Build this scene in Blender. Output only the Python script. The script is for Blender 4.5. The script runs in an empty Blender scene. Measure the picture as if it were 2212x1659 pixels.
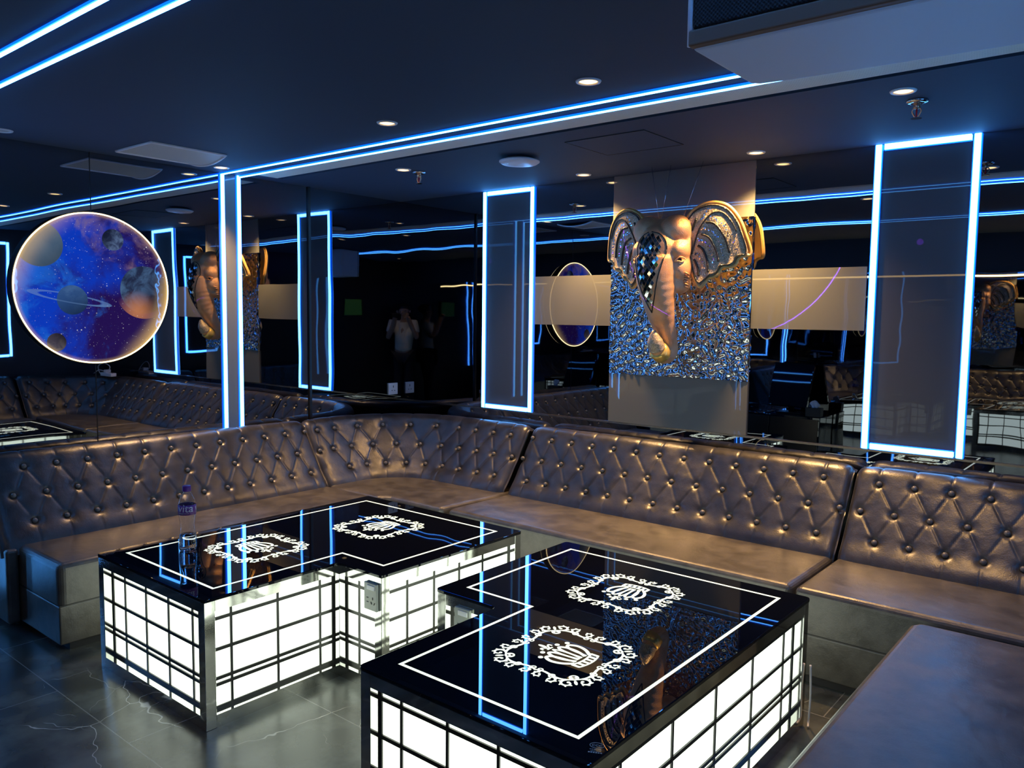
import bpy, bmesh, math, random
import numpy as np
from mathutils import Vector, Matrix
from mathutils.bvhtree import BVHTree

SC = bpy.context.scene
COL = SC.collection
random.seed(7)
PI = math.pi
CEIL = 2.343
WX = 5.0          # right wall
WY = -4.65        # wall behind the photographer

# ------------------------------------------------------------------ camera
F_PX = 1727.85
FW = Vector((-0.63203097, 0.77043374, -0.08347879))
RI = Vector((0.77240547, 0.63500614, 0.01252977))
UP = Vector((-0.06266291, 0.05656027, 0.99643078))
CAM = Vector((4.521, -4.171, 1.493))
cd = bpy.data.cameras.new('camera')
cam = bpy.data.objects.new('camera', cd)
COL.objects.link(cam)
cd.sensor_fit = 'HORIZONTAL'
cd.sensor_width = 36.0
cd.lens = F_PX / 2212.0 * 36.0
cd.clip_start = 0.02
m3 = Matrix((RI, UP, -FW)).transposed()
cam.matrix_world = Matrix.Translation(CAM) @ m3.to_4x4()
SC.camera = cam

# ------------------------------------------------------------------ world, exposure
w = bpy.data.worlds.new('dark_room')
SC.world = w
w.use_nodes = True
w.node_tree.nodes['Background'].inputs[0].default_value = (0.01, 0.012, 0.02, 1)
w.node_tree.nodes['Background'].inputs[1].default_value = 0.0
SC.view_settings.view_transform = 'Standard'
SC.view_settings.look = 'None'
SC.view_settings.exposure = 0.0
SC.view_settings.gamma = 1.0
SC.view_settings.use_curve_mapping = False
SC.cycles.max_bounces = 10
SC.cycles.diffuse_bounces = 4
SC.cycles.glossy_bounces = 8
SC.cycles.transmission_bounces = 8
SC.cycles.use_denoising = True
SC.cycles.sample_clamp_indirect = 6.0
SC.cycles.caustics_reflective = True

# ------------------------------------------------------------------ material helpers
class X:
    """tiny node-expression wrapper"""
    def __init__(s, nt, sock): s.nt, s.s = nt, sock
    def _m(s, op, *a):
        n = s.nt.nodes.new('ShaderNodeMath'); n.operation = op
        for i, v in enumerate((s,) + a):
            if isinstance(v, X): s.nt.links.new(v.s, n.inputs[i])
            else: n.inputs[i].default_value = v
        return X(s.nt, n.outputs[0])
    def __add__(s, o): return s._m('ADD', o)
    def __radd__(s, o): return s._m('ADD', o)
    def __sub__(s, o): return s._m('SUBTRACT', o)
    def __mul__(s, o): return s._m('MULTIPLY', o)
    def __rmul__(s, o): return s._m('MULTIPLY', o)
    def __truediv__(s, o): return s._m('DIVIDE', o)
    def lt(s, o): return s._m('LESS_THAN', o)
    def gt(s, o): return s._m('GREATER_THAN', o)
    def pw(s, o): return s._m('POWER', o)
    def mx(s, o): return s._m('MAXIMUM', o)
    def sqrt(s): return s._m('SQRT')
    def abs(s): return s._m('ABSOLUTE')
    def clamp(s):
        r = s._m('ADD', 0.0); r.s.node.use_clamp = True; return r
    def ramp(s, a, b):
        """0 at a, 1 at b, smooth"""
        n = s.nt.nodes.new('ShaderNodeMapRange'); n.interpolation_type = 'SMOOTHSTEP'
        s.nt.links.new(s.s, n.inputs[0]); n.inputs[1].default_value = a; n.inputs[2].default_value = b
        return X(s.nt, n.outputs[0])

def mat(name):
    m = bpy.data.materials.new(name); m.use_nodes = True
    nt = m.node_tree; b = nt.nodes['Principled BSDF']
    return m, nt, b
def simple(name, col, rough=.5, metal=0., spec=.5, emit=None, es=0., coat=0., coat_r=.03, bump=None):
    m, nt, b = mat(name)
    b.inputs['Base Color'].default_value = (*col, 1)
    b.inputs['Roughness'].default_value = rough
    b.inputs['Metallic'].default_value = metal
    b.inputs['Specular IOR Level'].default_value = spec
    b.inputs['Coat Weight'].default_value = coat
    b.inputs['Coat Roughness'].default_value = coat_r
    if emit:
        b.inputs['Emission Color'].default_value = (*emit, 1)
        b.inputs['Emission Strength'].default_value = es
    if bump:
        sc_, st, di = bump
        add_bump(nt, b, noise(nt, coords(nt), sc_, 3).s, st, di)
    return m
def coords(nt, kind='Object'):
    n = nt.nodes.new('ShaderNodeTexCoord'); return n.outputs[kind]
def noise(nt, vec, scale, detail=2, rough=.5, dist=0., dims='3D', out='Fac'):
    n = nt.nodes.new('ShaderNodeTexNoise'); n.noise_dimensions = dims
    nt.links.new(vec, n.inputs['Vector'])
    n.inputs['Scale'].default_value = scale; n.inputs['Detail'].default_value = detail
    n.inputs['Roughness'].default_value = rough; n.inputs['Distortion'].default_value = dist
    return X(nt, n.outputs[out])
def voronoi(nt, vec, scale, feature='F1', out='Distance', rand=1.):
    n = nt.nodes.new('ShaderNodeTexVoronoi'); n.feature = feature
    nt.links.new(vec, n.inputs['Vector']); n.inputs['Scale'].default_value = scale
    n.inputs['Randomness'].default_value = rand
    return X(nt, n.outputs[out])
def add_bump(nt, b, sock, strength, dist):
    n = nt.nodes.new('ShaderNodeBump')
    n.inputs['Strength'].default_value = strength; n.inputs['Distance'].default_value = dist
    nt.links.new(sock, n.inputs['Height']); nt.links.new(n.outputs[0], b.inputs['Normal'])
def mixc(nt, fac, a, b):
    n = nt.nodes.new('ShaderNodeMix'); n.data_type = 'RGBA'
    def put(v, i):
        if isinstance(v, tuple): n.inputs[i].default_value = (*v, 1)
        else: nt.links.new(v, n.inputs[i])
    if isinstance(fac, X): nt.links.new(fac.s, n.inputs[0])
    else: n.inputs[0].default_value = fac
    put(a, 6); put(b, 7)
    return n.outputs[2]
def sep(nt, vec):
    n = nt.nodes.new('ShaderNodeSeparateXYZ'); nt.links.new(vec, n.inputs[0])
    return [X(nt, o) for o in n.outputs]
def comb(nt, x, y, z):
    n = nt.nodes.new('ShaderNodeCombineXYZ')
    for i, v in enumerate((x, y, z)):
        if isinstance(v, X): nt.links.new(v.s, n.inputs[i])
        else: n.inputs[i].default_value = v
    return n.outputs[0]
M = {}

# mirrors: dark tinted glass with a slight wave
def mirror_mat(name, tint, wave, scale):
    m, nt, b = mat(name)
    b.inputs['Base Color'].default_value = (*tint, 1)
    b.inputs['Metallic'].default_value = 1.0
    b.inputs['Roughness'].default_value = 0.012
    add_bump(nt, b, noise(nt, coords(nt), scale, 1).s, 1.0, wave)
    return m
M['mirror'] = mirror_mat('dark_mirror_glass', (.34, .36, .40), .0010, 2.2)
M['mirror_wavy'] = mirror_mat('dark_mirror_glass_wavy', (.32, .34, .38), .0020, 2.2)
M['wall_dark'] = simple('dark_wall_paint', (.012, .012, .016), .5)
M['ceil'] = simple('navy_ceiling_paint', (.050, .078, .125), .75, spec=.2, bump=(60, .15, .002))
M['frost'] = simple('frosted_grey_glass', (.155, .162, .135), .45, coat=.8, coat_r=.0)
M['frost_dark'] = simple('dark_frosted_glass', (.07, .078, .088), .45, coat=.5, coat_r=.0)  # darker tone of the frosted glass, for the framed panels
M['black_glass'] = simple('black_table_glass', (.004, .005, .009), .0, spec=.42)
M['steel'] = simple('polished_steel', (.60, .60, .58), .08, metal=1., bump=(9, .12, .003))
M['black_bar'] = simple('black_grille_bar', (.016, .016, .014), .35)
M['dark_metal'] = simple('dark_brown_metal', (.05, .04, .035), .3, metal=.8)
M['trim_metal'] = simple('bronze_trim_metal', (.35, .28, .22), .25, metal=1.)
M['white_plastic'] = simple('white_plastic', (.82, .82, .8), .35)
M['grey_plastic'] = simple('greyish_socket_plastic', (.42, .44, .38), .35)
M['pin_hole'] = simple('socket_pin_hole', (.02, .02, .02), .6)
M['chrome'] = simple('chrome', (.75, .75, .75), .1, metal=1.)
M['brass_red'] = simple('sprinkler_brass', (.7, .4, .25), .3, metal=1.)
M['lens_warm'] = simple('downlight_lens', (.8, .7, .5), .4, emit=(1, .57, .20), es=5.)
M['lens_off'] = simple('downlight_lens_unlit', (.5, .48, .42), .4)
M['led_core'] = simple('blue_led_diffuser', (.3, .5, .8), .4, emit=(.085, .40, 1.0), es=17.)
M['led_halo'] = simple('blue_led_halo_edge', (.05, .2, .8), .4, emit=(.0, .11, 1.0), es=2.2)  # glowing edge that imitates the blue halo round the tubes
M['led_warm'] = simple('warm_led_diffuser', (.8, .6, .3), .4, emit=(1., .66, .25), es=11.)
M['disc_rim'] = simple('warm_lit_acrylic_rim', (.9, .8, .5), .3, emit=(1., .72, .32), es=5.)
M['panel_lit'] = simple('backlit_white_acrylic', (.75, .8, .7), .5, emit=(.90, 1.0, .82), es=2.3)
M['inlay_lit'] = simple('backlit_glass_inlay', (.7, .75, .6), .3, emit=(.95, 1.0, .78), es=1.0)
M['wire_black'] = simple('black_rubber', (.01, .01, .01), .5)
M['phone'] = simple('phone_black', (.01, .01, .012), .2)
M['white_cable'] = simple('white_cable_plastic', (.85, .82, .8), .4)
M['purple_lens'] = simple('purple_lamp_lens', (.2, .05, .5), .3, emit=(.25, .02, 1.), es=5.)
M['mark_ink'] = simple('etched_mark_ink', (.6, .5, .45), .5)

def leather(c1=(.038, .034, .028), c2=(.094, .085, .070), r0=.27):
    m, nt, b = mat('grey_brown_leather')
    o = coords(nt)
    n1 = noise(nt, o, 9, 5, .6)
    c = mixc(nt, n1.ramp(.3, .72), c1, c2)
    nt.links.new(c, b.inputs['Base Color'])
    b.inputs['Specular IOR Level'].default_value = .78
    r = n1 * .22 + r0
    nt.links.new(r.s, b.inputs['Roughness'])
    h = noise(nt, o, 180, 3) * .25 + noise(nt, o, 16, 2)
    add_bump(nt, b, h.s, .35, .006)
    return m
M['leather'] = leather()
M['leather_back_shaded'] = leather((.017, .0165, .0162), (.044, .042, .040), .24)  # same leather as the seats, colour darkened for the weaker light on the backs
M['leather_dark'] = simple('leather_seam', (.012, .011, .011), .5)
M['button'] = simple('leather_button', (.13, .125, .12), .25, spec=.7)

def floor_mat():
    m, nt, b = mat('black_marble_tile')
    o = coords(nt)
    d = noise(nt, o, 1.6, 4, .6, out='Color')
    mixv = nt.nodes.new('ShaderNodeVectorMath'); mixv.operation = 'MULTIPLY_ADD'
    nt.links.new(d.s, mixv.inputs[0]); mixv.inputs[1].default_value = (.55, .55, .0); nt.links.new(o, mixv.inputs[2])
    v1 = voronoi(nt, mixv.outputs[0], 1.15, 'DISTANCE_TO_EDGE')
    v2 = voronoi(nt, mixv.outputs[0], 3.1, 'DISTANCE_TO_EDGE')
    br = noise(nt, o, 2.3, 3)
    vein = (v1.ramp(.0028, .0004) * br.ramp(.40, .52) + v2.ramp(.004, .0006) * br.ramp(.52, .58) * .6).clamp()
    x, y, z = sep(nt, o)
    # running bond 1.19 x .595 tiles
    row = (y + 2.948 + 59.5) / .595
    fr = row._m('FRACT'); ri = row._m('FLOOR')
    off = (ri._m('MODULO', 2.0)) * .595
    cx = ((x - .62 + 119.0 + off) / 1.19)._m('FRACT')
    gx = cx.lt(.0034); gy = fr.lt(.0068)
    grout = gx.mx(gy)
    base = mixc(nt, noise(nt, o, 5, 4).ramp(.35, .7), (.026, .028, .026), (.086, .093, .085))
    c = mixc(nt, vein, base, (.42, .42, .40))
    c2 = mixc(nt, grout, c, (.16, .165, .16))
    nt.links.new(c2, b.inputs['Base Color'])
    b.inputs['Roughness'].default_value = .27
    b.inputs['Specular IOR Level'].default_value = .55
    return m
M['floor'] = floor_mat()

def ribbed():
    m, nt, b = mat('beige_ribbed_trim')
    b.inputs['Base Color'].default_value = (.85, .81, .66, 1)
    b.inputs['Roughness'].default_value = .6
    x, y, z = sep(nt, coords(nt))
    h = (y * 2 * PI / .010)._m('SINE')
    add_bump(nt, b, h.s, .8, .0015)
    return m
M['ribbed'] = ribbed()

def ripple():
    m, nt, b = mat('water_ripple_steel')
    b.inputs['Base Color'].default_value = (.52, .57, .64, 1)
    b.inputs['Metallic'].default_value = 1.
    b.inputs['Roughness'].default_value = .02
    return m
M['ripple'] = ripple()

def gold(name, c1, c2, rough, bscale, bst):
    m, nt, b = mat(name)
    o = coords(nt)
    c = mixc(nt, noise(nt, o, 14, 4).ramp(.3, .7), c1, c2)
    nt.links.new(c, b.inputs['Base Color'])
    b.inputs['Metallic'].default_value = .55
    b.inputs['Roughness'].default_value = rough
    if bst:
        add_bump(nt, b, voronoi(nt, o, bscale).s, bst, .004)
    return m
M['copper'] = gold('copper_gold_skin', (.80, .42, .20), (.92, .56, .30), .38, 300, .35)
M['gold'] = gold('polished_gold', (.80, .55, .12), (.90, .66, .2), .22, 10, 0)
M['ear_back'] = gold('orange_gold_ear', (.72, .42, .12), (.80, .50, .16), .4, 10, 0)

def glitter():
    m, nt, b = mat('gold_glitter_fabric')
    o = coords(nt)
    col = voronoi(nt, o, 330, out='Color')
    n = nt.nodes.new('ShaderNodeNewGeometry')
    x, y, z = sep(nt, col.s)
    c = mixc(nt, x.ramp(.2, .9), (.36, .29, .17), (.78, .64, .42))
    nt.links.new(c, b.inputs['Base Color'])
    b.inputs['Metallic'].default_value = .35
    b.inputs['Roughness'].default_value = .35
    nm = nt.nodes.new('ShaderNodeVectorMath'); nm.operation = 'MULTIPLY_ADD'
    nt.links.new(col.s, nm.inputs[0]); nm.inputs[1].default_value = (.5, .5, .5)
    add = nt.nodes.new('ShaderNodeVectorMath'); add.operation = 'SUBTRACT'
    nt.links.new(n.outputs['Normal'], add.inputs[0]); add.inputs[1].default_value = (.25, .25, .25)
    nt.links.new(add.outputs[0], nm.inputs[2])
    nz = nt.nodes.new('ShaderNodeVectorMath'); nz.operation = 'NORMALIZE'
    nt.links.new(nm.outputs[0], nz.inputs[0]); nt.links.new(nz.outputs[0], b.inputs['Normal'])
    return m
M['glitter'] = glitter()
M['sequin_black'] = simple('black_sequin_cord', (.012, .014, .012), .2, spec=.8, bump=(260, .8, .004))
M['sequin_silver'] = simple('silver_sequin', (.85, .87, .9), .12, metal=1.)
M['tile_dark'] = simple('dark_mirror_tile', (.05, .10, .11), .05, metal=.9)
M['tile_silver'] = simple('silver_mirror_tile', (.75, .80, .85), .06, metal=1.)
M['red_gem'] = simple('red_gem', (.5, .01, .02), .15)
M['eye'] = simple('dark_eye', (.03, .02, .015), .2)

def galaxy():
    """backlit printed picture: nebula, stars, planets (u right, v up, radius 1)"""
    m, nt, b = mat('backlit_space_print')
    o = coords(nt)
    x, y, z = sep(nt, o)
    R = .403
    u = y / R; v = z / R
    uv = comb(nt, u, v, 0.)
    n1 = noise(nt, uv, 1.3, 5, .6, .3); n2 = noise(nt, uv, 2.4, 6, .65, .5); n3 = noise(nt, uv, 7, 5, .6)
    c = mixc(nt, (n1 + (u * .22 + v * -.10)).ramp(.34, .62), (.003, .040, .50), (.016, .004, .075))
    c = mixc(nt, (n2 + u * -.18).ramp(.54, .76) * .75, c, (.012, .15, .70))
    c = mixc(nt, (n2 + u * .14 + v * .22).ramp(.60, .85) * .85, c, (.22, .13, .19))
    dg = ((u - .55) * (u - .55) + (v + .30) * (v + .30)).sqrt()
    st = voronoi(nt, uv, 20); sc = voronoi(nt, uv, 20, out='Color'); sx, sy, sz = sep(nt, sc.s)
    star = st.lt(sx * sx * .19) 
    st2 = voronoi(nt, uv, 42); sc2 = voronoi(nt, uv, 42, out='Color'); tx, ty, tz = sep(nt, sc2.s)
    star = (star * sy * .9 + st2.lt(tx * tx * .24) * ty * .8).clamp()
    c = mixc(nt, star * (u * .35 + .55).clamp(), c, (1., 1., 1.))
    def planet(c, pu, pv, r, c1, c2, lit, scale, soft=1.):
        d = ((u - pu) * (u - pu) + (v - pv) * (v - pv)).sqrt() / r
        t = noise(nt, uv, scale, 6, .6, .6)
        pc = mixc(nt, t.ramp(.38, .66), c1, c2)
        # the printed terminator of the planet picture
        side = ((u - pu) * lit[0] + (v - pv) * lit[1]) / r
        k = side.ramp(-1.0, .55)
        dk = mixc(nt, k, tuple(.22 * q for q in c1), pc)
        return mixc(nt, d.ramp(1.0, .965) * soft, c, dk)
    c = planet(c, -.68, .54, .29, (.08, .15, .25), (.13, .20, .29), (-.3, .4), 2)
    c = planet(c, .24, .66, .145, (.02, .03, .08), (.10, .16, .30), (.7, -.5), 9)
    # ringed planet
    ca, sa = math.cos(-.165), math.sin(-.165)
    du = u - -.32; dv = v - -.14
    e1 = du * ca + dv * sa; e2 = dv * ca - du * sa
    re = ((e1 / .54) * (e1 / .54) + (e2 / .062) * (e2 / .062)).sqrt()
    ring = re.ramp(1.0, .96) * re.ramp(.70, .78)
    c = mixc(nt, ring * .55, c, (.12, .24, .55))
    c = planet(c, -.30, -.16, .195, (.025, .075, .22), (.05, .12, .28), (-.3, .6), 3)
    front = ring * e2.lt(.0) * du.gt(-.2) * .45
    c = mixc(nt, front, c, (.10, .20, .42))
    c = planet(c, .65, .0, .335, (.014, .022, .055), (.06, .125, .25), (-.5, .5), 5)
    c = mixc(nt, dg.ramp(.32, .0) * .8 * ((u - .65) * (u - .65) + v * v).sqrt().lt(.40), c, (.60, .22, .08))
    c = planet(c, -.51, -.71, .12, (.06, .05, .07), (.14, .12, .12), (-.6, -.6), 8)
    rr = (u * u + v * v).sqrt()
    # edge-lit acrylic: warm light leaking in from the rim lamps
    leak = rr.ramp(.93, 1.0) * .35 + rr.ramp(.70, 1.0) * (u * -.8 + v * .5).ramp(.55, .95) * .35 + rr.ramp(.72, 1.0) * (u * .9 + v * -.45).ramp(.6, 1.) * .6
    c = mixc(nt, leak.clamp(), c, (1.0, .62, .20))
    b.inputs['Base Color'].default_value = (.01, .01, .02, 1)
    b.inputs['Roughness'].default_value = .02
    b.inputs['Specular IOR Level'].default_value = .6
    nt.links.new(c, b.inputs['Emission Color'])
    b.inputs['Emission Strength'].default_value = .9
    add_bump(nt, b, noise(nt, o, 9, 2).s, .25, .003)
    return m
M['galaxy'] = galaxy()

def mesh_grill():
    m, nt, b = mat('white_vent_mesh')
    x, y, z = sep(nt, coords(nt))
    gx = ((x / .006)._m('FRACT')).lt(.35); gy = ((y / .006)._m('FRACT')).lt(.35)
    c = mixc(nt, gx.mx(gy), (.22, .21, .17), (.75, .70, .56))
    nt.links.new(c, b.inputs['Base Color'])
    return m
M['vent_mesh'] = mesh_grill()
def cloth():
    m, nt, b = mat('speaker_cloth')
    b.inputs['Base Color'].default_value = (.022, .016, .02, 1)
    b.inputs['Roughness'].default_value = .8
    x, y, z = sep(nt, coords(nt))
    h = (x * 2 * PI / .008)._m('SINE') * (z * 2 * PI / .008)._m('SINE')
    add_bump(nt, b, h.s, .9, .002)
    return m
M['cloth'] = cloth()
M['speaker_paint'] = simple('pale_grey_speaker_paint', (.74, .80, .92), .5, bump=(30, .2, .002))
M['brown_band'] = simple('brown_speaker_trim', (.17, .09, .06), .45)

def plastic_clear():
    m, nt, b = mat('clear_bottle_plastic')
    b.inputs['Base Color'].default_value = (.97, .98, 1, 1)
    b.inputs['Roughness'].default_value = .03
    b.inputs['Transmission Weight'].default_value = 1.
    b.inputs['IOR'].default_value = 1.25
    return m
M['bottle'] = plastic_clear()
def water():
    m, nt, b = mat('drinking_water')
    b.inputs['Base Color'].default_value = (.93, .95, 1, 1)
    b.inputs['Roughness'].default_value = 0.
    b.inputs['Transmission Weight'].default_value = 1.
    b.inputs['IOR'].default_value = 1.2
    return m
M['water'] = water()
M['cap'] = simple('purple_cap', (.14, .03, .28), .35)
M['label'] = simple('purple_label', (.16, .035, .27), .4)
M['label_ink'] = simple('white_label_ink', (.8, .8, .82), .5)
M['skin'] = simple('skin', (.45, .27, .19), .5)
M['shirt'] = simple('cream_cotton', (.8, .74, .58), .8)
M['trousers'] = simple('dark_trousers', (.015, .016, .022), .8)
M['hair'] = simple('black_hair', (.012, .010, .010), .5)
M['screen'] = simple('glossy_dark_screen', (.004, .006, .012), .02, spec=.7)
M['green_screen'] = simple('dim_green_screen', (.02, .03, .02), .3, emit=(.10, .35, .05), es=.25)
M['tissue'] = simple('white_tissue', (.75, .75, .8), .8)

# ------------------------------------------------------------------ geometry helpers
class MB:
    def __init__(s): s.v = []; s.f = []; s.mi = []; s.cur = 0
    def add(s, vs, fs):
        o = len(s.v); s.v.extend([tuple(p) for p in vs])
        for f in fs: s.f.append([o + i for i in f]); s.mi.append(s.cur)
        return s
    def box(s, a, b):
        x0, y0, z0 = (min(a[i], b[i]) for i in range(3)); x1, y1, z1 = (max(a[i], b[i]) for i in range(3))
        return s.add([(x0, y0, z0), (x1, y0, z0), (x1, y1, z0), (x0, y1, z0), (x0, y0, z1), (x1, y0, z1), (x1, y1, z1), (x0, y1, z1)],
                     [(0, 3, 2, 1), (4, 5, 6, 7), (0, 1, 5, 4), (1, 2, 6, 5), (2, 3, 7, 6), (3, 0, 4, 7)])
    def obox(s, c, ax, ay, az, hx, hy, hz):
        c, ax, ay, az = Vector(c), Vector(ax), Vector(ay), Vector(az)
        vs = [c + ax * hx * i + ay * hy * j + az * hz * k for k in (-1, 1) for j in (-1, 1) for i in (-1, 1)]
        return s.add(vs, [(0, 2, 3, 1), (4, 5, 7, 6), (0, 1, 5, 4), (1, 3, 7, 5), (3, 2, 6, 7), (2, 0, 4, 6)])
    def prism(s, poly, z0, z1):
        n = len(poly)
        vs = [(x, y, z0) for x, y in poly] + [(x, y, z1) for x, y in poly]
        return s.add(vs, [list(range(n))[::-1], list(range(n, 2 * n))] + [(i, (i + 1) % n, n + (i + 1) % n, n + i) for i in range(n)])
    def lathe(s, prof, c=(0, 0, 0), n=32, axis='z'):
        vs = []
        for r, z in prof:
            for k in range(n):
                a = 2 * PI * k / n; p = (r * math.cos(a), r * math.sin(a), z)
                if axis == 'x': p = (p[2], p[0], p[1])
                if axis == 'y': p = (p[0], p[2], p[1])
                vs.append((c[0] + p[0], c[1] + p[1], c[2] + p[2]))
        fs = []
        m = len(prof)
        for i in range(m - 1):
            for k in range(n): fs.append((i * n + k, i * n + (k + 1) % n, (i + 1) * n + (k + 1) % n, (i + 1) * n + k))
        fs.append(tuple(range(n))[::-1]); fs.append(tuple(range((m - 1) * n, m * n)))
        return s.add(vs, fs)
    def tube(s, pts, r, n=10, flat=1.0, nrm=None):
        pts = [Vector(p) for p in pts]; m = len(pts)
        rs = r if isinstance(r, (list, tuple)) else [r] * m
        prev = None; vs = []
        for i, p in enumerate(pts):
            t = (pts[min(i + 1, m - 1)] - pts[max(i - 1, 0)])
            t = t.normalized() if t.length > 1e-9 else Vector((0, 0, 1))
            if nrm is not None: a = Vector(nrm) - t * t.dot(Vector(nrm))
            elif prev is None: a = t.cross(Vector((0, 0, 1)) if abs(t.z) < .9 else Vector((1, 0, 0)))
            else: a = prev - t * prev.dot(t)
            a.normalize(); bb = t.cross(a); prev = a
            for k in range(n):
                an = 2 * PI * k / n
                vs.append(p + a * math.cos(an) * rs[i] * flat + bb * math.sin(an) * rs[i])
        fs = [(i * n + k, i * n + (k + 1) % n, (i + 1) * n + (k + 1) % n, (i + 1) * n + k) for i in range(m - 1) for k in range(n)]
        fs.append(tuple(range(n))[::-1]); fs.append(tuple(range((m - 1) * n, m * n)))
        return s.add(vs, fs)
    def ell(s, c, r, n=24, m=14):
        vs = [(c[0], c[1], c[2] - r[2])]
        for i in range(1, m):
            th = -PI / 2 + PI * i / m
            for k in range(n):
                a = 2 * PI * k / n
                vs.append((c[0] + r[0] * math.cos(th) * math.cos(a), c[1] + r[1] * math.cos(th) * math.sin(a), c[2] + r[2] * math.sin(th)))
        vs.append((c[0], c[1], c[2] + r[2])); L = len(vs) - 1
        fs = [(0, 1 + (k + 1) % n, 1 + k) for k in range(n)]
        for i in range(m - 2):
            for k in range(n): fs.append((1 + i * n + k, 1 + i * n + (k + 1) % n, 1 + (i + 1) * n + (k + 1) % n, 1 + (i + 1) * n + k))
        fs += [(L, 1 + (m - 2) * n + k, 1 + (m - 2) * n + (k + 1) % n) for k in range(n)]
        return s.add(vs, fs)
    def grid(s, P, close_u=False):
        nu, nv = len(P), len(P[0]); vs = [p for row in P for p in row]
        fs = [(i * nv + j, (i + 1) * nv + j, (i + 1) * nv + j + 1, i * nv + j + 1) for i in range(nu - 1) for j in range(nv - 1)]
        return s.add(vs, fs)
    def build(s, name, ms, parent=None, smooth=False, bevel=0., segs=3, origin=None, autosm=None):
        o0 = Vector((0, 0, 0))
        if parent is not None: o0 = root_loc(parent)
        elif origin is not None: o0 = Vector(origin)
        me = bpy.data.meshes.new(name)
        me.from_pydata([(p[0] - o0.x, p[1] - o0.y, p[2] - o0.z) for p in s.v], [], s.f)
        for mm in (ms if isinstance(ms, (list, tuple)) else [ms]): me.materials.append(mm)
        me.polygons.foreach_set('material_index', s.mi)
        if smooth: me.polygons.foreach_set('use_smooth', [True] * len(s.f))
        me.update()
        ob = bpy.data.objects.new(name, me); COL.objects.link(ob)
        if parent is not None: ob.parent = parent
        elif origin is not None: ob.location = o0
        if bevel:
            md = ob.modifiers.new('bevel', 'BEVEL'); md.width = bevel; md.segments = segs; md.limit_method = 'ANGLE'; md.angle_limit = math.radians(40)
            if smooth:
                md.harden_normals = False
        return ob
def root_loc(o):
    l = Vector(o.location)
    while o.parent is not None:
        o = o.parent; l = l + Vector(o.location)
    return l
def tag(o, label=None, cat=None, group=None, kind=None):
    if label: o['label'] = label
    if cat: o['category'] = cat
    if group: o['group'] = group
    if kind: o['kind'] = kind
    return o
def thing(name, label, cat, loc=(0, 0, 0), group=None):
    o = bpy.data.objects.new(name, None); COL.objects.link(o); o.location = loc
    o.empty_display_size = .1
    return tag(o, label, cat, group)
def struct(name, mb, m, **k):
    return tag(mb.build(name, m, **k), kind='structure')
def link_copy(src, name, loc, parent):
    o = src.copy(); COL.objects.link(o); o.name = name; o.parent = parent
    o.location = Vector(loc) - root_loc(parent)
    return o
def offset_poly(poly, d):   # inward for CCW
    out = []; m = len(poly)
    for i in range(m):
        p, a, b = Vector(poly[i]), Vector(poly[i - 1]), Vector(poly[(i + 1) % m])
        e1 = (p - a).normalized(); e2 = (b - p).normalized()
        n1 = Vector((-e1.y, e1.x)); n2 = Vector((-e2.y, e2.x))
        k = d / max(.2, 1 + n1.dot(n2))
        out.append(tuple(p + (n1 + n2) * k))
    return out
def catmull(P, n=8, closed=False):
    P = [Vector(p) for p in P]; out = []
    m = len(P)
    for i in range(m if closed else m - 1):
        g = (lambda k: P[k % m]) if closed else (lambda k: P[max(0, min(m - 1, k))])
        a, b, c, d = g(i - 1), g(i), g(i + 1), g(i + 2)
        for j in range(n):
            t = j / n
            out.append(.5 * ((2 * b) + (c - a) * t + (2 * a - 5 * b + 4 * c - d) * t * t + (3 * b - a - 3 * c + d) * t ** 3))
    if not closed: out.append(P[-1])
    return out
# ================================================================== the room
struct('floor', MB().box((-.05, WY - .05, -.06), (WX + .05, .05, 0)), M['floor'])
struct('wall_left', MB().box((-.12, WY - .05, 0), (-.012, .0, CEIL + .1)), M['wall_dark'])
struct('wall_back', MB().box((-.12, .012, 0), (WX + .1, .12, CEIL + .1)), M['wall_dark'])
struct('wall_right', MB().box((WX, WY, 0), (WX + .1, .01, CEIL + .1)), M['wall_dark'])
struct('wall_front', MB().box((-.12, WY - .12, 0), (WX + .1, WY - .012, CEIL + .1)), M['wall_dark'])
c = MB()
c.box((-.12, WY - .1, CEIL), (WX + .1, -1.338, CEIL + .1))
c.box((-.12, -1.125, CEIL), (WX + .1, .1, CEIL + .1))
c.box((-.12, -1.338, CEIL), (.128, -1.125, CEIL + .1))
c.box((.128, -1.338, CEIL + .05), (WX + .1, -1.125, CEIL + .1))
struct('ceiling', c, M['ceil'])
struct('trim_1', MB().box((.13, -1.338, CEIL - .0015), (WX, -1.168, CEIL + .03)), M['ribbed'])
struct('trim_2', MB().box((0.0, -.012, .852), (WX, -.0005, .862)), M['trim_metal'])
struct('trim_3', MB().box((.0005, -.846, .7), (.012, -.828, CEIL)), M['dark_metal'])
struct('trim_4', MB().box((.0005, -2.247, .5), (.002, -2.243, CEIL)), M['dark_metal'])

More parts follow.
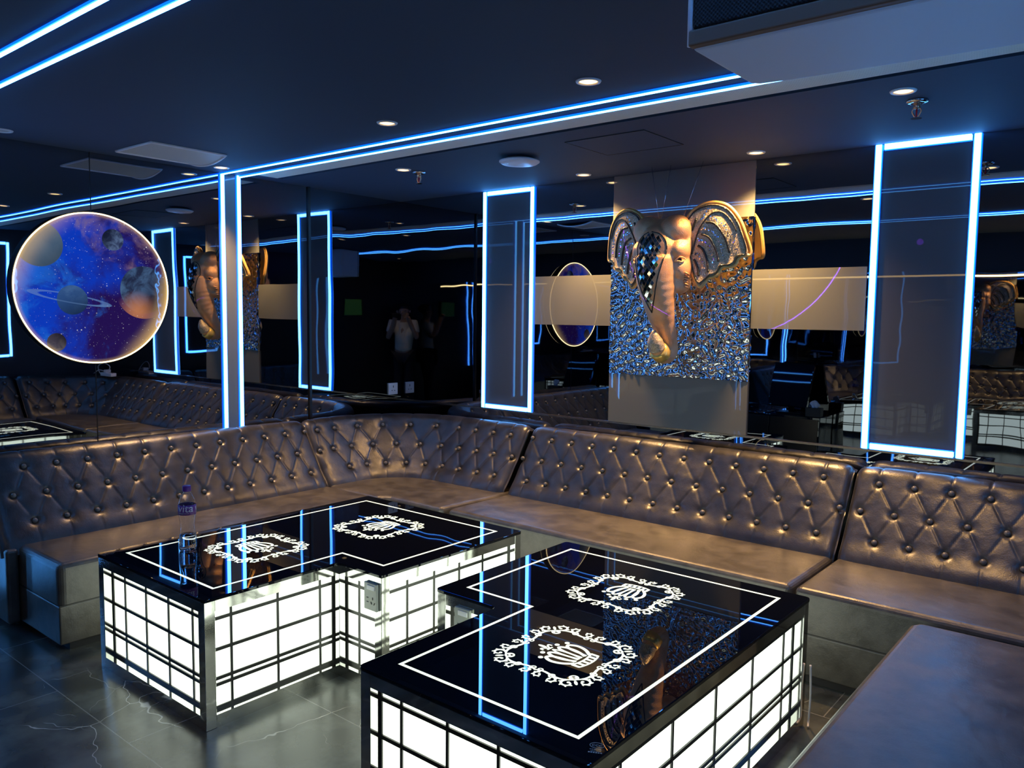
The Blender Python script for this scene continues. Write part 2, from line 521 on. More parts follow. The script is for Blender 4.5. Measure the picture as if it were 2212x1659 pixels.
def mirror(p0, p1, m, label, cat='mirror'):
    o = MB().box(p0, p1).build('mirror_panel', m, origin=((p0[0] + p1[0]) / 2, (p0[1] + p1[1]) / 2, p0[2]))
    return tag(o, label, cat, kind='structure')
mirror((-.011, -.828, 0), (0, -.0, CEIL), M['mirror_wavy'], 'narrow dark mirror panel on the left wall, beside the corner')
mirror((-.011, -2.243, 0), (0, -.846, CEIL), M['mirror'], 'wide dark mirror panel on the left wall, behind the lit column')
mirror((-.011, WY, 0), (0, -2.247, CEIL), M['mirror'], 'dark mirror panel at the left end of the left wall')
mirror((0, 0, .86), (WX, .011, CEIL), M['mirror'], 'long dark mirror panel behind the elephant head')
mirror((0, 0, 0), (WX, .011, .853), M['mirror'], 'low dark mirror strip behind the sofa backs')
mirror((0, WY - .011, .0), (WX, WY, 2.0), M['mirror_wavy'], 'wavy dark mirror panel behind the song kiosk')

# ------------------------------------------------------------------ frosted glass panels on the mirrors
def frost(x0, x1, z0, z1, label, dy=.004, m='frost', name='frosted_panel', cat='wall panel', group=None):
    b = MB().box((x0, -.0005 - dy, z0), (x1, -.0005, z1))
    return tag(b.build(name, M[m], origin=((x0 + x1) / 2, 0, z0)), label, cat, group)
F1 = (.84, 1.269); F2 = (3.369, 3.806); ELX = (1.878, 2.763)
frost(F1[0] + .022, F1[1] - .02, .89, CEIL - .032, 'narrow tall frosted grey panel inside the small lit frame near the corner', m='frost_dark')
frost(F2[0] + .023, F2[1] - .021, .89, CEIL - .030, 'wide tall frosted grey panel inside the large lit frame at the right', m='frost_dark')
frost(F1[1] + .02, ELX[0] - .002, 1.447, 1.757, 'horizontal frosted grey band left of the elephant head')
frost(ELX[1] + .002, F2[0] - .02, 1.447, 1.762, 'horizontal frosted grey band right of the elephant head')
frost(ELX[0], ELX[1], 2.047, CEIL - .002, 'frosted grey panel above the elephant head, up to the ceiling')
frost(ELX[0], ELX[1], .863, 1.158, 'frosted grey panel below the rippled metal sheet', dy=.012)
def ripple_sheet(x0, x1, z0, z1):
    # hammered sheet: a smooth random relief of bumps a few centimetres wide
    rg = np.random.RandomState(11); n = 300
    X_, Z_ = np.meshgrid(np.linspace(x0, x1, n), np.linspace(z0, z1, n), indexing='ij')
    h = np.zeros_like(X_)
    for q in range(60):
        lam = rg.uniform(.030, .056); a = rg.uniform(0, 2 * PI); k = 2 * PI / lam
        h += np.sin(k * (X_ * math.cos(a) + Z_ * math.sin(a)) + rg.uniform(0, 2 * PI)) * lam
    gx, gz = np.gradient(h, (x1 - x0) / (n - 1), (z1 - z0) / (n - 1))
    h *= RIPPLE_SLOPE / np.sqrt((gx ** 2 + gz ** 2).mean())
    h -= h.max()
    b = MB().grid([[(X_[i, j], -.0040 + h[i, j] * 1.0 - .0 - .0015, Z_[i, j]) for j in range(n)] for i in range(n)][::-1])
    y1 = -.0006
    hm = float(h.min()) - .007
    b.box((x0, hm * 0 - .003, z0), (x1, y1, z1))
    return b
RIPPLE_SLOPE = .38
tag(ripple_sheet(ELX[0], ELX[1], 1.160, 2.045).build('rippled_metal_panel', M['ripple'], smooth=True, origin=((ELX[0] + ELX[1]) / 2, 0, 1.16)), 'square rippled mirror metal sheet behind the elephant head', 'wall panel')
b = MB().box((.0005, -1.455, .60), (.004, -1.384, CEIL - .001))
tag(b.build('frosted_panel', M['frost'], origin=(0, -1.42, .6)), 'slim frosted grey panel between the two upright light tubes on the left wall', 'wall panel')

# ------------------------------------------------------------------ blue light tubes
def led(name, a, bb, out, wid=.020, h=.014, parent=None, rim=.005):
    """a straight light tube from a to bb standing off the surface along out"""
    a, bb, out = Vector(a), Vector(bb), Vector(out).normalized()
    t = (bb - a); L = t.length; t.normalize(); s = t.cross(out)
    mid = (a + bb) / 2
    o = MB()
    o.obox(mid + out * h * .55, t, s, out, L / 2, wid / 2, h * .45)
    o.cur = 1
    for q in (-1, 1): o.obox(mid + out * h * .35 + s * q * (wid / 2 + rim / 2), t, s, out, L / 2, rim / 2, h * .34)  # edges added as the tube's halo
    ob = o.build(name, [M['led_core'], M['led_halo']], parent, origin=None if parent else mid)
    return ob
for i, (y, lb) in enumerate(((-1.478, 'inner blue light strip along the ceiling beside the downlights'), (-1.352, 'outer blue light strip along the ceiling beside the ribbed beige trim'),
              (-3.012, 'lower of the two blue ceiling light strips at the top left'), (-3.147, 'upper of the two blue ceiling light strips at the top left'))):
    o = led('light_strip', (.0, y, CEIL), (WX, y, CEIL), (0, 0, -1), .0135, .012)
    tag(o, lb, 'light strip', 'blue light strips on the ceiling')
def frame(x0, x1, z0, z1, label, wid):
    t = thing('wall_light', label, 'wall light', ((x0 + x1) / 2, 0, z0), 'rectangular blue light frames')
    zt = z1 - .012
    led('light_tube', (x0, -.001, z0), (x0, -.001, z1), (0, -1, 0), wid, .014, t)
    led('light_tube', (x1, -.001, z0), (x1, -.001, z1), (0, -1, 0), wid, .014, t)
    led('light_tube', (x0 + wid, -.001, zt), (x1 - wid, -.001, zt), (0, -1, 0), wid, .014, t)
    led('light_tube', (x0 + wid, -.001, z0 + wid / 2), (x1 - wid, -.001, z0 + wid / 2), (0, -1, 0), wid, .014, t)
    return t
frame(F1[0] + .01, F1[1] - .008, .865, CEIL - .006, 'small blue light frame round the narrow panel near the corner', .024)
frame(F2[0] + .01, F2[1] - .008, .865, CEIL - .002, 'large blue light frame round the wide panel at the right', .026)
for y, lb in ((-1.474, 'left upright blue light tube on the left wall'), (-1.364, 'right upright blue light tube on the left wall, nearer the corner')):
    o = led('light_tube', (.001, y, .60), (.001, y, CEIL - .002), (1, 0, 0), .021, .014)
    tag(o, lb, 'wall light', 'upright light tubes on the left wall')
# outside the picture, seen only in the mirrors
for y, lb in ((-3.012, 'upright blue light tube on the left wall past the open sofa end'), (-3.147, 'upright blue light tube at the far left, outside the photo')):
    o = led('light_tube', (.001, y, .10), (.001, y, CEIL - .002), (1, 0, 0), .021, .014)
    tag(o, lb, 'wall light', 'upright light tubes on the left wall')
t = thing('wall_light', 'blue light frame on the right-hand wall, seen in the left mirror', 'wall light', (WX, -1.2, 1.0))
for (a, bb) in (((WX - .001, -.98, 1.0), (WX - .001, -.98, 2.2)), ((WX - .001, -1.42, 1.0), (WX - .001, -1.42, 2.2)), ((WX - .001, -1.40, 1.01), (WX - .001, -1.0, 1.01)), ((WX - .001, -1.40, 2.19), (WX - .001, -1.0, 2.19))):
    led('light_tube', a, bb, (-1, 0, 0), .024, .014, t)
for y, lb in ((-3.012, 'upright blue light tube on the right wall behind the speaker, seen in the mirror'), (-3.147, 'upright blue light tube on the right wall nearest the photographer, seen in the mirror')):
    o = led('light_tube', (WX - .001, y, .65), (WX - .001, y, CEIL - .002), (-1, 0, 0), .024, .014)
    tag(o, lb, 'wall light', 'upright light tubes on the right wall')
o = MB().box((.3, WY, 1.945), (4.15, WY + .012, 1.962)).build('light_strip', M['led_warm'], origin=(2.2, WY, 1.95))
tag(o, 'thin warm yellow light strip across the wall behind the photographer', 'light strip')

# ------------------------------------------------------------------ downlights
DL = [((2.845, -1.716), 'downlight at the top centre of the photo, the largest one', 1),
      ((1.784, -1.729), 'downlight left of centre above the long ceiling light strips', 1),
      ((.182, -1.581), 'downlight by the top of the two upright light tubes', 1),
      ((.194, -2.721), 'unlit downlight cut by the left edge of the photo', 0),
      ((1.002, -.907), 'downlight beside the left fire sprinkler, over the sofa corner', 1),
      ((1.765, -.165), 'downlight close to the mirror left of the elephant head', 1),
      ((2.835, -.183), 'downlight close to the mirror above the right ear of the elephant', 1),
      ((3.703, -.919), 'downlight beside the right fire sprinkler, under the speaker', 1),
      ((4.33, -3.95), 'added downlight out of view, placed to light the photographer', 1)]  # unseen lamp, added to warm the photographer's reflection
PW = {5: 210, 6: 230, 4: 85, 7: 60, 0: 60, 1: 60, 2: 170, 8: 40}
for i, ((x, y), lb, on) in enumerate(DL):
    t = thing('downlight', lb, 'downlight', (x, y, CEIL), 'recessed ceiling downlights')
    R = .042
    MB().lathe([(R * .84, -.001), (R * .86, -.006), (R * 1.05, -.005), (R * 1.12, -.0005), (R * 1.0, .002), (R * .84, .002)], (x, y, CEIL), 32).build('trim_ring', M['white_plastic'], t, smooth=True)
    MB().lathe([(R * .83, -.0005), (R * .6, -.004), (.003, -.005)], (x, y, CEIL), 32).build('lens', M['lens_warm'] if on else M['lens_off'], t, smooth=True)
    if on:
        ld = bpy.data.lights.new('downlight_lamp', 'SPOT'); ld.energy = PW.get(i, 12); ld.color = (1., .57, .22)
        ld.spot_size = math.radians(50 if i in (0, 1) else 112 if i in (5, 6) else 58 if i == 4 else 78); ld.spot_blend = 1.; ld.shadow_soft_size = .025
        lo = bpy.data.objects.new('downlight_lamp', ld); COL.objects.link(lo); lo.parent = t; lo.location = (0, 0, -.012)

# ------------------------------------------------------------------ ceiling fixtures
def sprinkler(x, y, lb, k):
    t = thing('fire_sprinkler', lb, 'sprinkler', (x, y, CEIL), 'ceiling fire sprinklers')
    MB().lathe([(.003, .0), (.040, -.001), (.038, -.008), (.020, -.014), (.014, -.012), (.003, -.012)], (x, y, CEIL), 28).build('escutcheon', M['chrome'], t, smooth=True)
    b = MB().lathe([(.003, -.010), (.012, -.012), (.012, -.030), (.007, -.034), (.003, -.034)], (x, y, CEIL), 16)
    for q in (-1, 1): b.tube(catmull([(x + q * .010, y, CEIL - .028), (x + q * .016, y, CEIL - .042), (x + q * .006, y, CEIL - .062), (x, y, CEIL - .066)], 5), .0028, 8)
    b.build('frame', M['brass_red'], t, smooth=True)
    MB().tube([(x, y, CEIL - .034), (x, y, CEIL - .062)], .003, 8).build('glass_bulb', M['red_gem'], t, smooth=True)
    MB().lathe([(.003, -.066), (.020, -.067), (.020, -.069), (.003, -.070)], (x, y, CEIL), 12).build('deflector', M['chrome'], t)
sprinkler(1.023, -.80, 'small chrome fire sprinkler over the sofa corner', 0)
sprinkler(3.712, -.75, 'small chrome fire sprinkler above the large light frame', 1)
x, y = 1.779, -.79
t = thing('wireless_router', 'round white wifi disc on the ceiling above the small light frame', 'router', (x, y, CEIL))
MB().lathe([(.003, -.002), (.07, -.002), (.085, -.010), (.06, -.016), (.003, -.016)], (x, y, CEIL), 40).build('mount', M['wire_black'], t, smooth=True)
MB().lathe([(.003, -.012), (.085, -.013), (.108, -.020), (.109, -.026), (.095, -.036), (.05, -.043), (.003, -.045)], (x, y, CEIL), 48).build('cover', M['white_plastic'], t, smooth=True)
MB().lathe([(.0005, -.0405), (.003, -.0412), (.0005, -.042)], (x - .03, y - .06, CEIL + .001), 8).build('status_light', simple('status_light', (.1, .2, .6), .3, emit=(.4, .6, 1), es=2), t)
# air vent
t = thing('air_vent', 'square white ceiling vent with a sagging mesh, near the left wall', 'vent', (.35, -1.97, CEIL))
P = []
def vz(x, y):
    a = (x - .16) / .38; bq = (y + 2.175) / .41
    return CEIL - .004 - .030 * max(0, (4 * a * (1 - a))) * max(0, bq) ** 1.5
N = 14
P = [[(.16 + .38 * i / N, -2.175 + .41 * j / N, vz(.16 + .38 * i / N, -2.175 + .41 * j / N)) for j in range(N + 1)] for i in range(N + 1)]
b = MB().grid(P); b.grid([[(p[0], p[1], p[2] + .003) for p in r] for r in P][::-1])
b.build('mesh_face', M['vent_mesh'], t, smooth=True)
b = MB()
ed = [P[i][0] for i in range(N + 1)] + [P[N][j] for j in range(1, N + 1)] + [P[i][N] for i in range(N - 1, -1, -1)] + [P[0][j] for j in range(N - 1, -1, -1)]
b.tube(ed, .007, 8)
b.build('frame', M['white_plastic'], t, smooth=True)
# access hatch: a flush panel with thin dark joints
t = thing('ceiling_hatch', 'flush square access hatch in the ceiling left of the speaker', 'hatch', (2.41, -.77, CEIL))
b = MB(); x0, x1, y0, y1 = 2.19, 2.63, -.95, -.57
for a, bb in (((x0, y0), (x1, y0 + .003)), ((x0, y1 - .003), (x1, y1)), ((x0, y0), (x0 + .003, y1)), ((x1 - .003, y0), (x1, y1))):
    b.box((a[0], a[1], CEIL - .004), (bb[0], bb[1], CEIL + .001))
b.build('hatch_frame', M['wire_black'], t)
MB().box((x0 + .005, y0 + .005, CEIL - .003), (x1 - .005, y1 - .005, CEIL)).build('hatch_door', M['ceil'], t)

# speaker hung under the ceiling at the top right
t = thing('speaker', 'large pale box speaker with dark cloth front, hung at the top right', 'speaker', (4.22, -2.62, 2.0))
body = MB().prism([(3.786, -2.748), (4.66, -2.748), (4.66, -2.39), (3.86, -2.452), (3.80, -2.462), (3.786, -2.48)], 2.0, 2.335)
body.build('cabinet', M['speaker_paint'], t, bevel=.008)
MB().box((3.79, -2.762, 2.036), (4.656, -2.744, 2.33)).build('grille_cloth', M['cloth'], t, bevel=.006)
MB().box((3.784, -2.764, 2.004), (4.662, -2.742, 2.034)).build('trim_band', M['brown_band'], t, bevel=.004)
MB().tube([(3.786, -2.757, 2.006), (3.786, -2.757, 2.335)], .006, 10).build('edge_cord', M['speaker_paint'], t, smooth=True)
for x in (3.95, 4.5): MB().box((x, -2.62, 2.334), (x + .06, -2.56, CEIL)).build('bracket', M['dark_metal'], t)

# wall sockets
def uk_socket(lb):
    t = thing('wall_socket', lb, 'socket', (.0, -.084, .905))
    MB().box((.0005, -.130, .898), (.010, -.040, .985)).build('plate', M['white_plastic'], t, bevel=.003)
    b = MB()
    b.box((.0095, -.088, .950), (.0108, -.082, .966)); b.box((.0095, -.103, .926), (.0108, -.093, .931)); b.box((.0095, -.077, .926), (.0108, -.067, .931))
    b.build('pin_holes', M['pin_hole'], t)
uk_socket('white square wall socket on the left mirror, beside the corner')

# galaxy disc
R = .403; yc, zc = -2.247, 1.618
t = thing('galaxy_disc_light', 'large round backlit picture of planets and stars on the left wall', 'wall light', (.034, yc, zc))
b = MB(); b.lathe([(R - .004, .0), (R, .0015), (R, .0050), (R - .006, .0055), (R - .008, .001)], (.034, yc, zc), 96, 'x'); b.f = b.f[:-2]; b.mi = b.mi[:-2]
b.build('lit_rim', M['disc_rim'], t, smooth=True)
b = MB(); vs = [(.0035, 0, 0)]; fs = []
nn = 96
for k in range(nn): vs.append((.0035, (R - .007) * math.cos(2 * PI * k / nn), (R - .007) * math.sin(2 * PI * k / nn)))
vs2 = [(-.002, p[1], p[2]) for p in vs]
fs = [(0, 1 + k, 1 + (k + 1) % nn) for k in range(nn)]
off = len(vs)
fs2 = [(off, off + 1 + (k + 1) % nn, off + 1 + k) for k in range(nn)] + [(1 + k, off + 1 + k, off + 1 + (k + 1) % nn, 1 + (k + 1) % nn) for k in range(nn)]
b.add([(p[0] + .034, p[1] + yc, p[2] + zc) for p in vs + vs2], fs + fs2)
b.build('picture_face', M['galaxy'], t)
MB().lathe([(.003, -.030), (R * .97, -.030), (R + .003, -.006), (R + .003, -.0006), (.003, -.0006)], (.034, yc, zc), 64, 'x').build('light_box', M['wire_black'], t)
# ================================================================== sofas
BACKPROF = [(.425, .355), (.40, .42), (.345, .49), (.265, .61), (.205, .70), (.178, .745), (.150, .780), (.115, .797), (.078, .790), (.052, .765), (.045, .70), (.045, .36)]
PROF = catmull([(d, z, 0) for d, z in BACKPROF], 9)
_pl = [0.]
for i in range(1, len(PROF)): _pl.append(_pl[-1] + (PROF[i] - PROF[i - 1]).length)
def prof_sample(n):
    L = _pl[-1]; out = []
    zi = np.interp(np.linspace(0, L, n), _pl, [p.y for p in PROF]); di = np.interp(np.linspace(0, L, n), _pl, [p.x for p in PROF])
    return np.stack([di, zi, np.linspace(0, L, n)], 1)
FRONT_L = np.interp(0, [0], [0])
def l_of_z(z):      # arc length along the front face of the profile at height z
    for i in range(1, len(PROF)):
        if PROF[i].y >= z: return _pl[i]
    return 0
def d_of_l(l): return float(np.interp(l, _pl, [p.x for p in PROF])), float(np.interp(l, _pl, [p.y for p in PROF]))
BUTTON = MB().ell((0, 0, 0), (.0135, .0135, .0135), 16, 10)
bme = None
def make_back(par, pos, s0, s1, rows, creases):
    """pos(s, d) -> (x, y). rows: three lists of s; tufted along s and profile length"""
    global bme
    ns = int((s1 - s0) / .0060) + 1; npf = 150
    S = np.linspace(s0, s1, ns); pf = prof_sample(npf)
    SS, LL = np.meshgrid(S, pf[:, 2], indexing='ij')
    lz = [l_of_z(z) for z in (.73, .61, .49)]
    disp = np.zeros_like(SS)
    ltop = l_of_z(.795) + .05; lseat = l_of_z(.385)
    segs = []
    r1, r2, r3 = rows
    for a, la, bq, lb in ((r1, lz[0], r2, lz[1]), (r2, lz[1], r3, lz[2])):
        for s in a:
            for s_ in bq:
                if abs(s - s_) < .135: segs.append((s, la, s_, lb, 1.))
    for s in r1: segs.append((s, lz[0], s + .004, ltop, .8))
    for s in r3: segs.append((s, lz[2], s, lseat, .55))
    for (a, la, bq, lb, wgt) in segs:
        vx, vy = bq - a, lb - la; L2 = vx * vx + vy * vy
        t = np.clip(((SS - a) * vx + (LL - la) * vy) / L2, 0, 1)
        dd = np.sqrt((SS - a - t * vx) ** 2 + (LL - la - t * vy) ** 2)
        disp = np.maximum(disp, wgt * (.0052 * np.exp(-(dd / .0042) ** 2) + .0020 * np.exp(-(dd / .022) ** 2)))
    dim = np.zeros_like(SS)
    for row, l in zip(rows, lz):
        for s in row:
            r = np.sqrt((SS - s) ** 2 + (LL - l) ** 2)
            dim = np.maximum(dim, .015 * np.exp(-(r / .017) ** 2) + .0085 * np.exp(-(r / .036) ** 2))
    disp = np.maximum(disp, dim)
    # rounded unit ends
    e = np.minimum(SS - s0, s1 - SS)
    disp = disp + .030 * np.exp(-(e / .014)) + .010 * np.exp(-(e / .05))
    rng = np.random.RandomState(int(abs(s0) * 100) + 3)
    for q in range(26):
        cs, cl, rr = rng.uniform(s0, s1), rng.uniform(0, .45), rng.uniform(.03, .09)
        disp = disp + rng.uniform(-.0022, .0022) * np.exp(-(((SS - cs) / rr) ** 2 + ((LL - cl) / (rr * .6)) ** 2))
    # profile normals (pointing out of the cushion)
    dd_ = np.gradient(pf[:, 0]); dz_ = np.gradient(pf[:, 1]); nl = np.sqrt(dd_ ** 2 + dz_ ** 2) + 1e-9
    nd, nz = dz_ / nl, -dd_ / nl
    fade = np.where(pf[:, 2] > ltop + .03, 0.35, 1.0)
    D = pf[None, :, 0] - disp * nd[None] * fade; Z = pf[None, :, 1] - disp * nz[None] * fade
    D = np.maximum(D, .03)
    G = [[(*pos(S[i], D[i, j]), Z[i, j]) for j in range(npf)] for i in range(ns)]
    b = MB().grid(G)
    b.f.append([j for j in range(npf)][::-1]); b.mi.append(0); b.f.append([(ns - 1) * npf + j for j in range(npf)]); b.mi.append(0)
    ob = b.build('backrest', M['leather_back_shaded'], par, smooth=True)
    for row, l in zip(rows, lz):
        for s in row:
            d, z = d_of_l(l)
            d2, z2 = d_of_l(l + .004); tx, tz = d2 - d, z2 - z; q = math.hypot(tx, tz); nx, nzv = tz / q, -tx / q
            k = .0125
            p = (*pos(s, d - nx * k), z - nzv * k)
            if bme is None:
                o = MB(); o.v = [(v[0] + p[0], v[1] + p[1], v[2] + p[2]) for v in BUTTON.v]; o.f = BUTTON.f; o.mi = BUTTON.mi
                me = bpy.data.meshes.new('button'); me.from_pydata(BUTTON.v, [], BUTTON.f); me.materials.append(M['button'])
                me.polygons.foreach_set('use_smooth', [True] * len(BUTTON.f)); bme = me
            o = bpy.data.objects.new('button', bme); COL.objects.link(o); o.parent = ob
            o.location = Vector(p) - root_loc(par)
    return ob
def seat_profile_unit(par, poly, seam_edges, zt=.395):
    """seat slab + base plinth from a footprint polygon, with a stitched double seam on its fronts"""
    cx = sum(p[0] for p in poly) / len(poly); cy = sum(p[1] for p in poly) / len(poly)
    ins = lambda d: offset_poly(poly, d)
    MB().prism(ins(.002), .12, zt).build('seat', M['leather'], par, smooth=False, bevel=.030, segs=5)
    MB().prism(ins(.0), .035, .2075).build('base', M['leather'], par, bevel=.006, segs=3)
    MB().prism(ins(.001), .2078, .2105).build('seam_piping', M['leather_dark'], par)
    MB().prism(ins(.0015), .2108, .2125).build('seam_piping', M['leather_dark'], par)
    b = [(p[0] + (cx - p[0]) * .05, p[1] + (cy - p[1]) * .05) for p in poly]
    MB().prism(b, 0.0, .04).build('plinth', M['wall_dark'], par)
G = 'units of the dark tufted leather sofa'
def corner_path(flip):
    c0 = .75
    def pos(s, d):
        # s: 0..len along left wall (from y=-1.0 to -.75), arc, then along back wall
        R = c0 - d; arc = PI / 2 * .50
        if s < .25: x, y = d, -1.0 + s
        elif s < .25 + arc:
            a = (s - .25) / arc * PI / 2
            x, y = c0 - R * math.cos(a), -c0 + R * math.sin(a)
        else: x, y = c0 + (s - .25 - arc), -d
        return (WX - x, y) if flip else (x, y)
    return pos
# left run, along the left wall
t = thing('sofa', 'long left tufted leather sofa under the galaxy disc, its open end at the left', 'sofa', (.45, -1.95, 0), G)
make_back(t, lambda s, d: (d, s), -2.86, -.985,
          ([-2.678 + .1515 * k for k in range(12)], [-2.755 + .148 * k for k in range(12)], [-2.693 + .1465 * k for k in range(12)]), None)
seat_profile_unit(t, [(.06, -2.795), (.86, -2.795), (.86, -.985), (.06, -.985)], None)
MB().box((.05, -2.852, .03), (.425, -2.798, .385)).build('end_panel', M['leather'], t, bevel=.015)
# left corner unit
t = thing('sofa', 'curved corner sofa unit of tufted leather in the mirror corner', 'sofa', (.7, -.5, 0), G)
CR1 = [.09, .23, .39, .55, .72, .89, 1.06, 1.217, 1.374, 1.522]
make_back(t, corner_path(False), .018, 1.632, (CR1, [.05] + [(CR1[i] + CR1[i + 1]) / 2 for i in range(9)] + [1.60], CR1[1:]), None)
seat_profile_unit(t, [(.06, -.98), (.86, -.98), (.875, -.945), (.91, -.925), (1.345, -.925), (1.375, -.5), (1.375, -.06), (.06, -.06)], None)
# long back unit
t = thing('sofa', 'long tufted leather sofa under the elephant head', 'sofa', (2.36, -.5, 0), G)
make_back(t, lambda s, d: (s, -d), 1.385, 3.37, ([1.42 + .1518 * k for k in range(13)], [1.405 + .1495 * k for k in range(14)][:14], [1.50 + .1475 * k for k in range(13)]), None)
seat_profile_unit(t, [(1.385, -.925), (3.368, -.925), (3.368, -.06), (1.385, -.06)], None)
# right corner unit
t = thing('sofa', 'right tufted leather sofa unit under the large light frame', 'sofa', (4.2, -.5, 0), G)
def rpos(s, d):   # s runs from the right wall side back to x = 3.38
    return corner_path(True)(s, d)
LEN = 1.615 + .25
CR2 = [.12 + .168 * k for k in range(6)]
xs1 = [3.50 + .153 * k for k in range(5)]
sx = lambda x: .25 + PI / 4 + (WX - x - .75)
r1 = CR2 + sorted(sx(x) for x in xs1)
r2 = [.05 + .168 * k for k in range(6)] + sorted(sx(3.443 + .149 * k) for k in range(6))
r3 = CR2 + sorted(sx(3.532 + .1455 * k) for k in range(5))
make_back(t, rpos, .018, sx(3.385), (r1, r2, r3), None)
seat_profile_unit(t, [(3.378, -.925), (4.94, -.925), (4.94, -.06), (3.378, -.06)], None)
# right run: seat in the foreground
t = thing('sofa', 'leather sofa seat in the right foreground, lit blue', 'sofa', (4.4, -1.8, 0), G)
make_back(t, lambda s, d: (WX - d, -s), 1.01, 2.76, ([1.10 + .15 * k for k in range(11)], [1.03 + .15 * k for k in range(12)], [1.10 + .15 * k for k in range(11)]), None)
seat_profile_unit(t, [(3.845, -2.80), (4.94, -2.80), (4.94, -.995), (3.87, -.995), (3.845, -1.04)], None)

# ================================================================== tables
def clip_poly(poly, r, n=6):
    out = []
    m = len(poly)
    for i in range(m):
        p, a, b = Vector(poly[i]), Vector(poly[i - 1]), Vector(poly[(i + 1) % m])
        u, v = (a - p).normalized(), (b - p).normalized()
        p0, p1 = p + u * r, p + v * r
        for k in range(n + 1):
            s = k / n; out.append(tuple(p0 * (1 - s) ** 2 + p * 2 * s * (1 - s) + p1 * s * s))
    return out
def stroke(b, pts, wds, z0, z1):
    """flat raised ribbon through 2D points"""
    pts = [Vector((p[0], p[1])) for p in pts]; m = len(pts)
    L, Rr = [], []
    for i, p in enumerate(pts):
        t = pts[min(i + 1, m - 1)] - pts[max(i - 1, 0)]
        if t.length < 1e-9: t = Vector((1, 0))
        t.normalize(); n = Vector((-t.y, t.x)); wd = wds[i] if isinstance(wds, list) else wds
        L.append(p + n * wd / 2); Rr.append(p - n * wd / 2)
    vs = [(*p, z1) for p in L] + [(*p, z1) for p in Rr] + [(*p, z0) for p in L] + [(*p, z0) for p in Rr]
    fs = []
    for i in range(m - 1):
        fs += [(i, m + i, m + i + 1, i + 1), (i, i + 1, 2 * m + i + 1, 2 * m + i), (m + i + 1, m + i, 3 * m + i, 3 * m + i + 1)]
    b.add(vs, fs)
def disc2(b, c, rx, ry, z0, z1, ang=0, n=16):
    p = []
    for k in range(n):
        a = 2 * PI * k / n; x, y = rx * math.cos(a), ry * math.sin(a)
        p.append((c[0] + x * math.cos(ang) - y * math.sin(ang), c[1] + x * math.sin(ang) + y * math.cos(ang)))
    b.prism(p, z0, z1)
def spiral(c, r0, r1, a0, turns, n=16, sgn=1):
    return [(c[0] + (r0 + (r1 - r0) * i / n) * math.cos(a0 + sgn * turns * 2 * PI * i / n), c[1] + (r0 + (r1 - r0) * i / n) * math.sin(a0 + sgn * turns * 2 * PI * i / n)) for i in range(n + 1)]
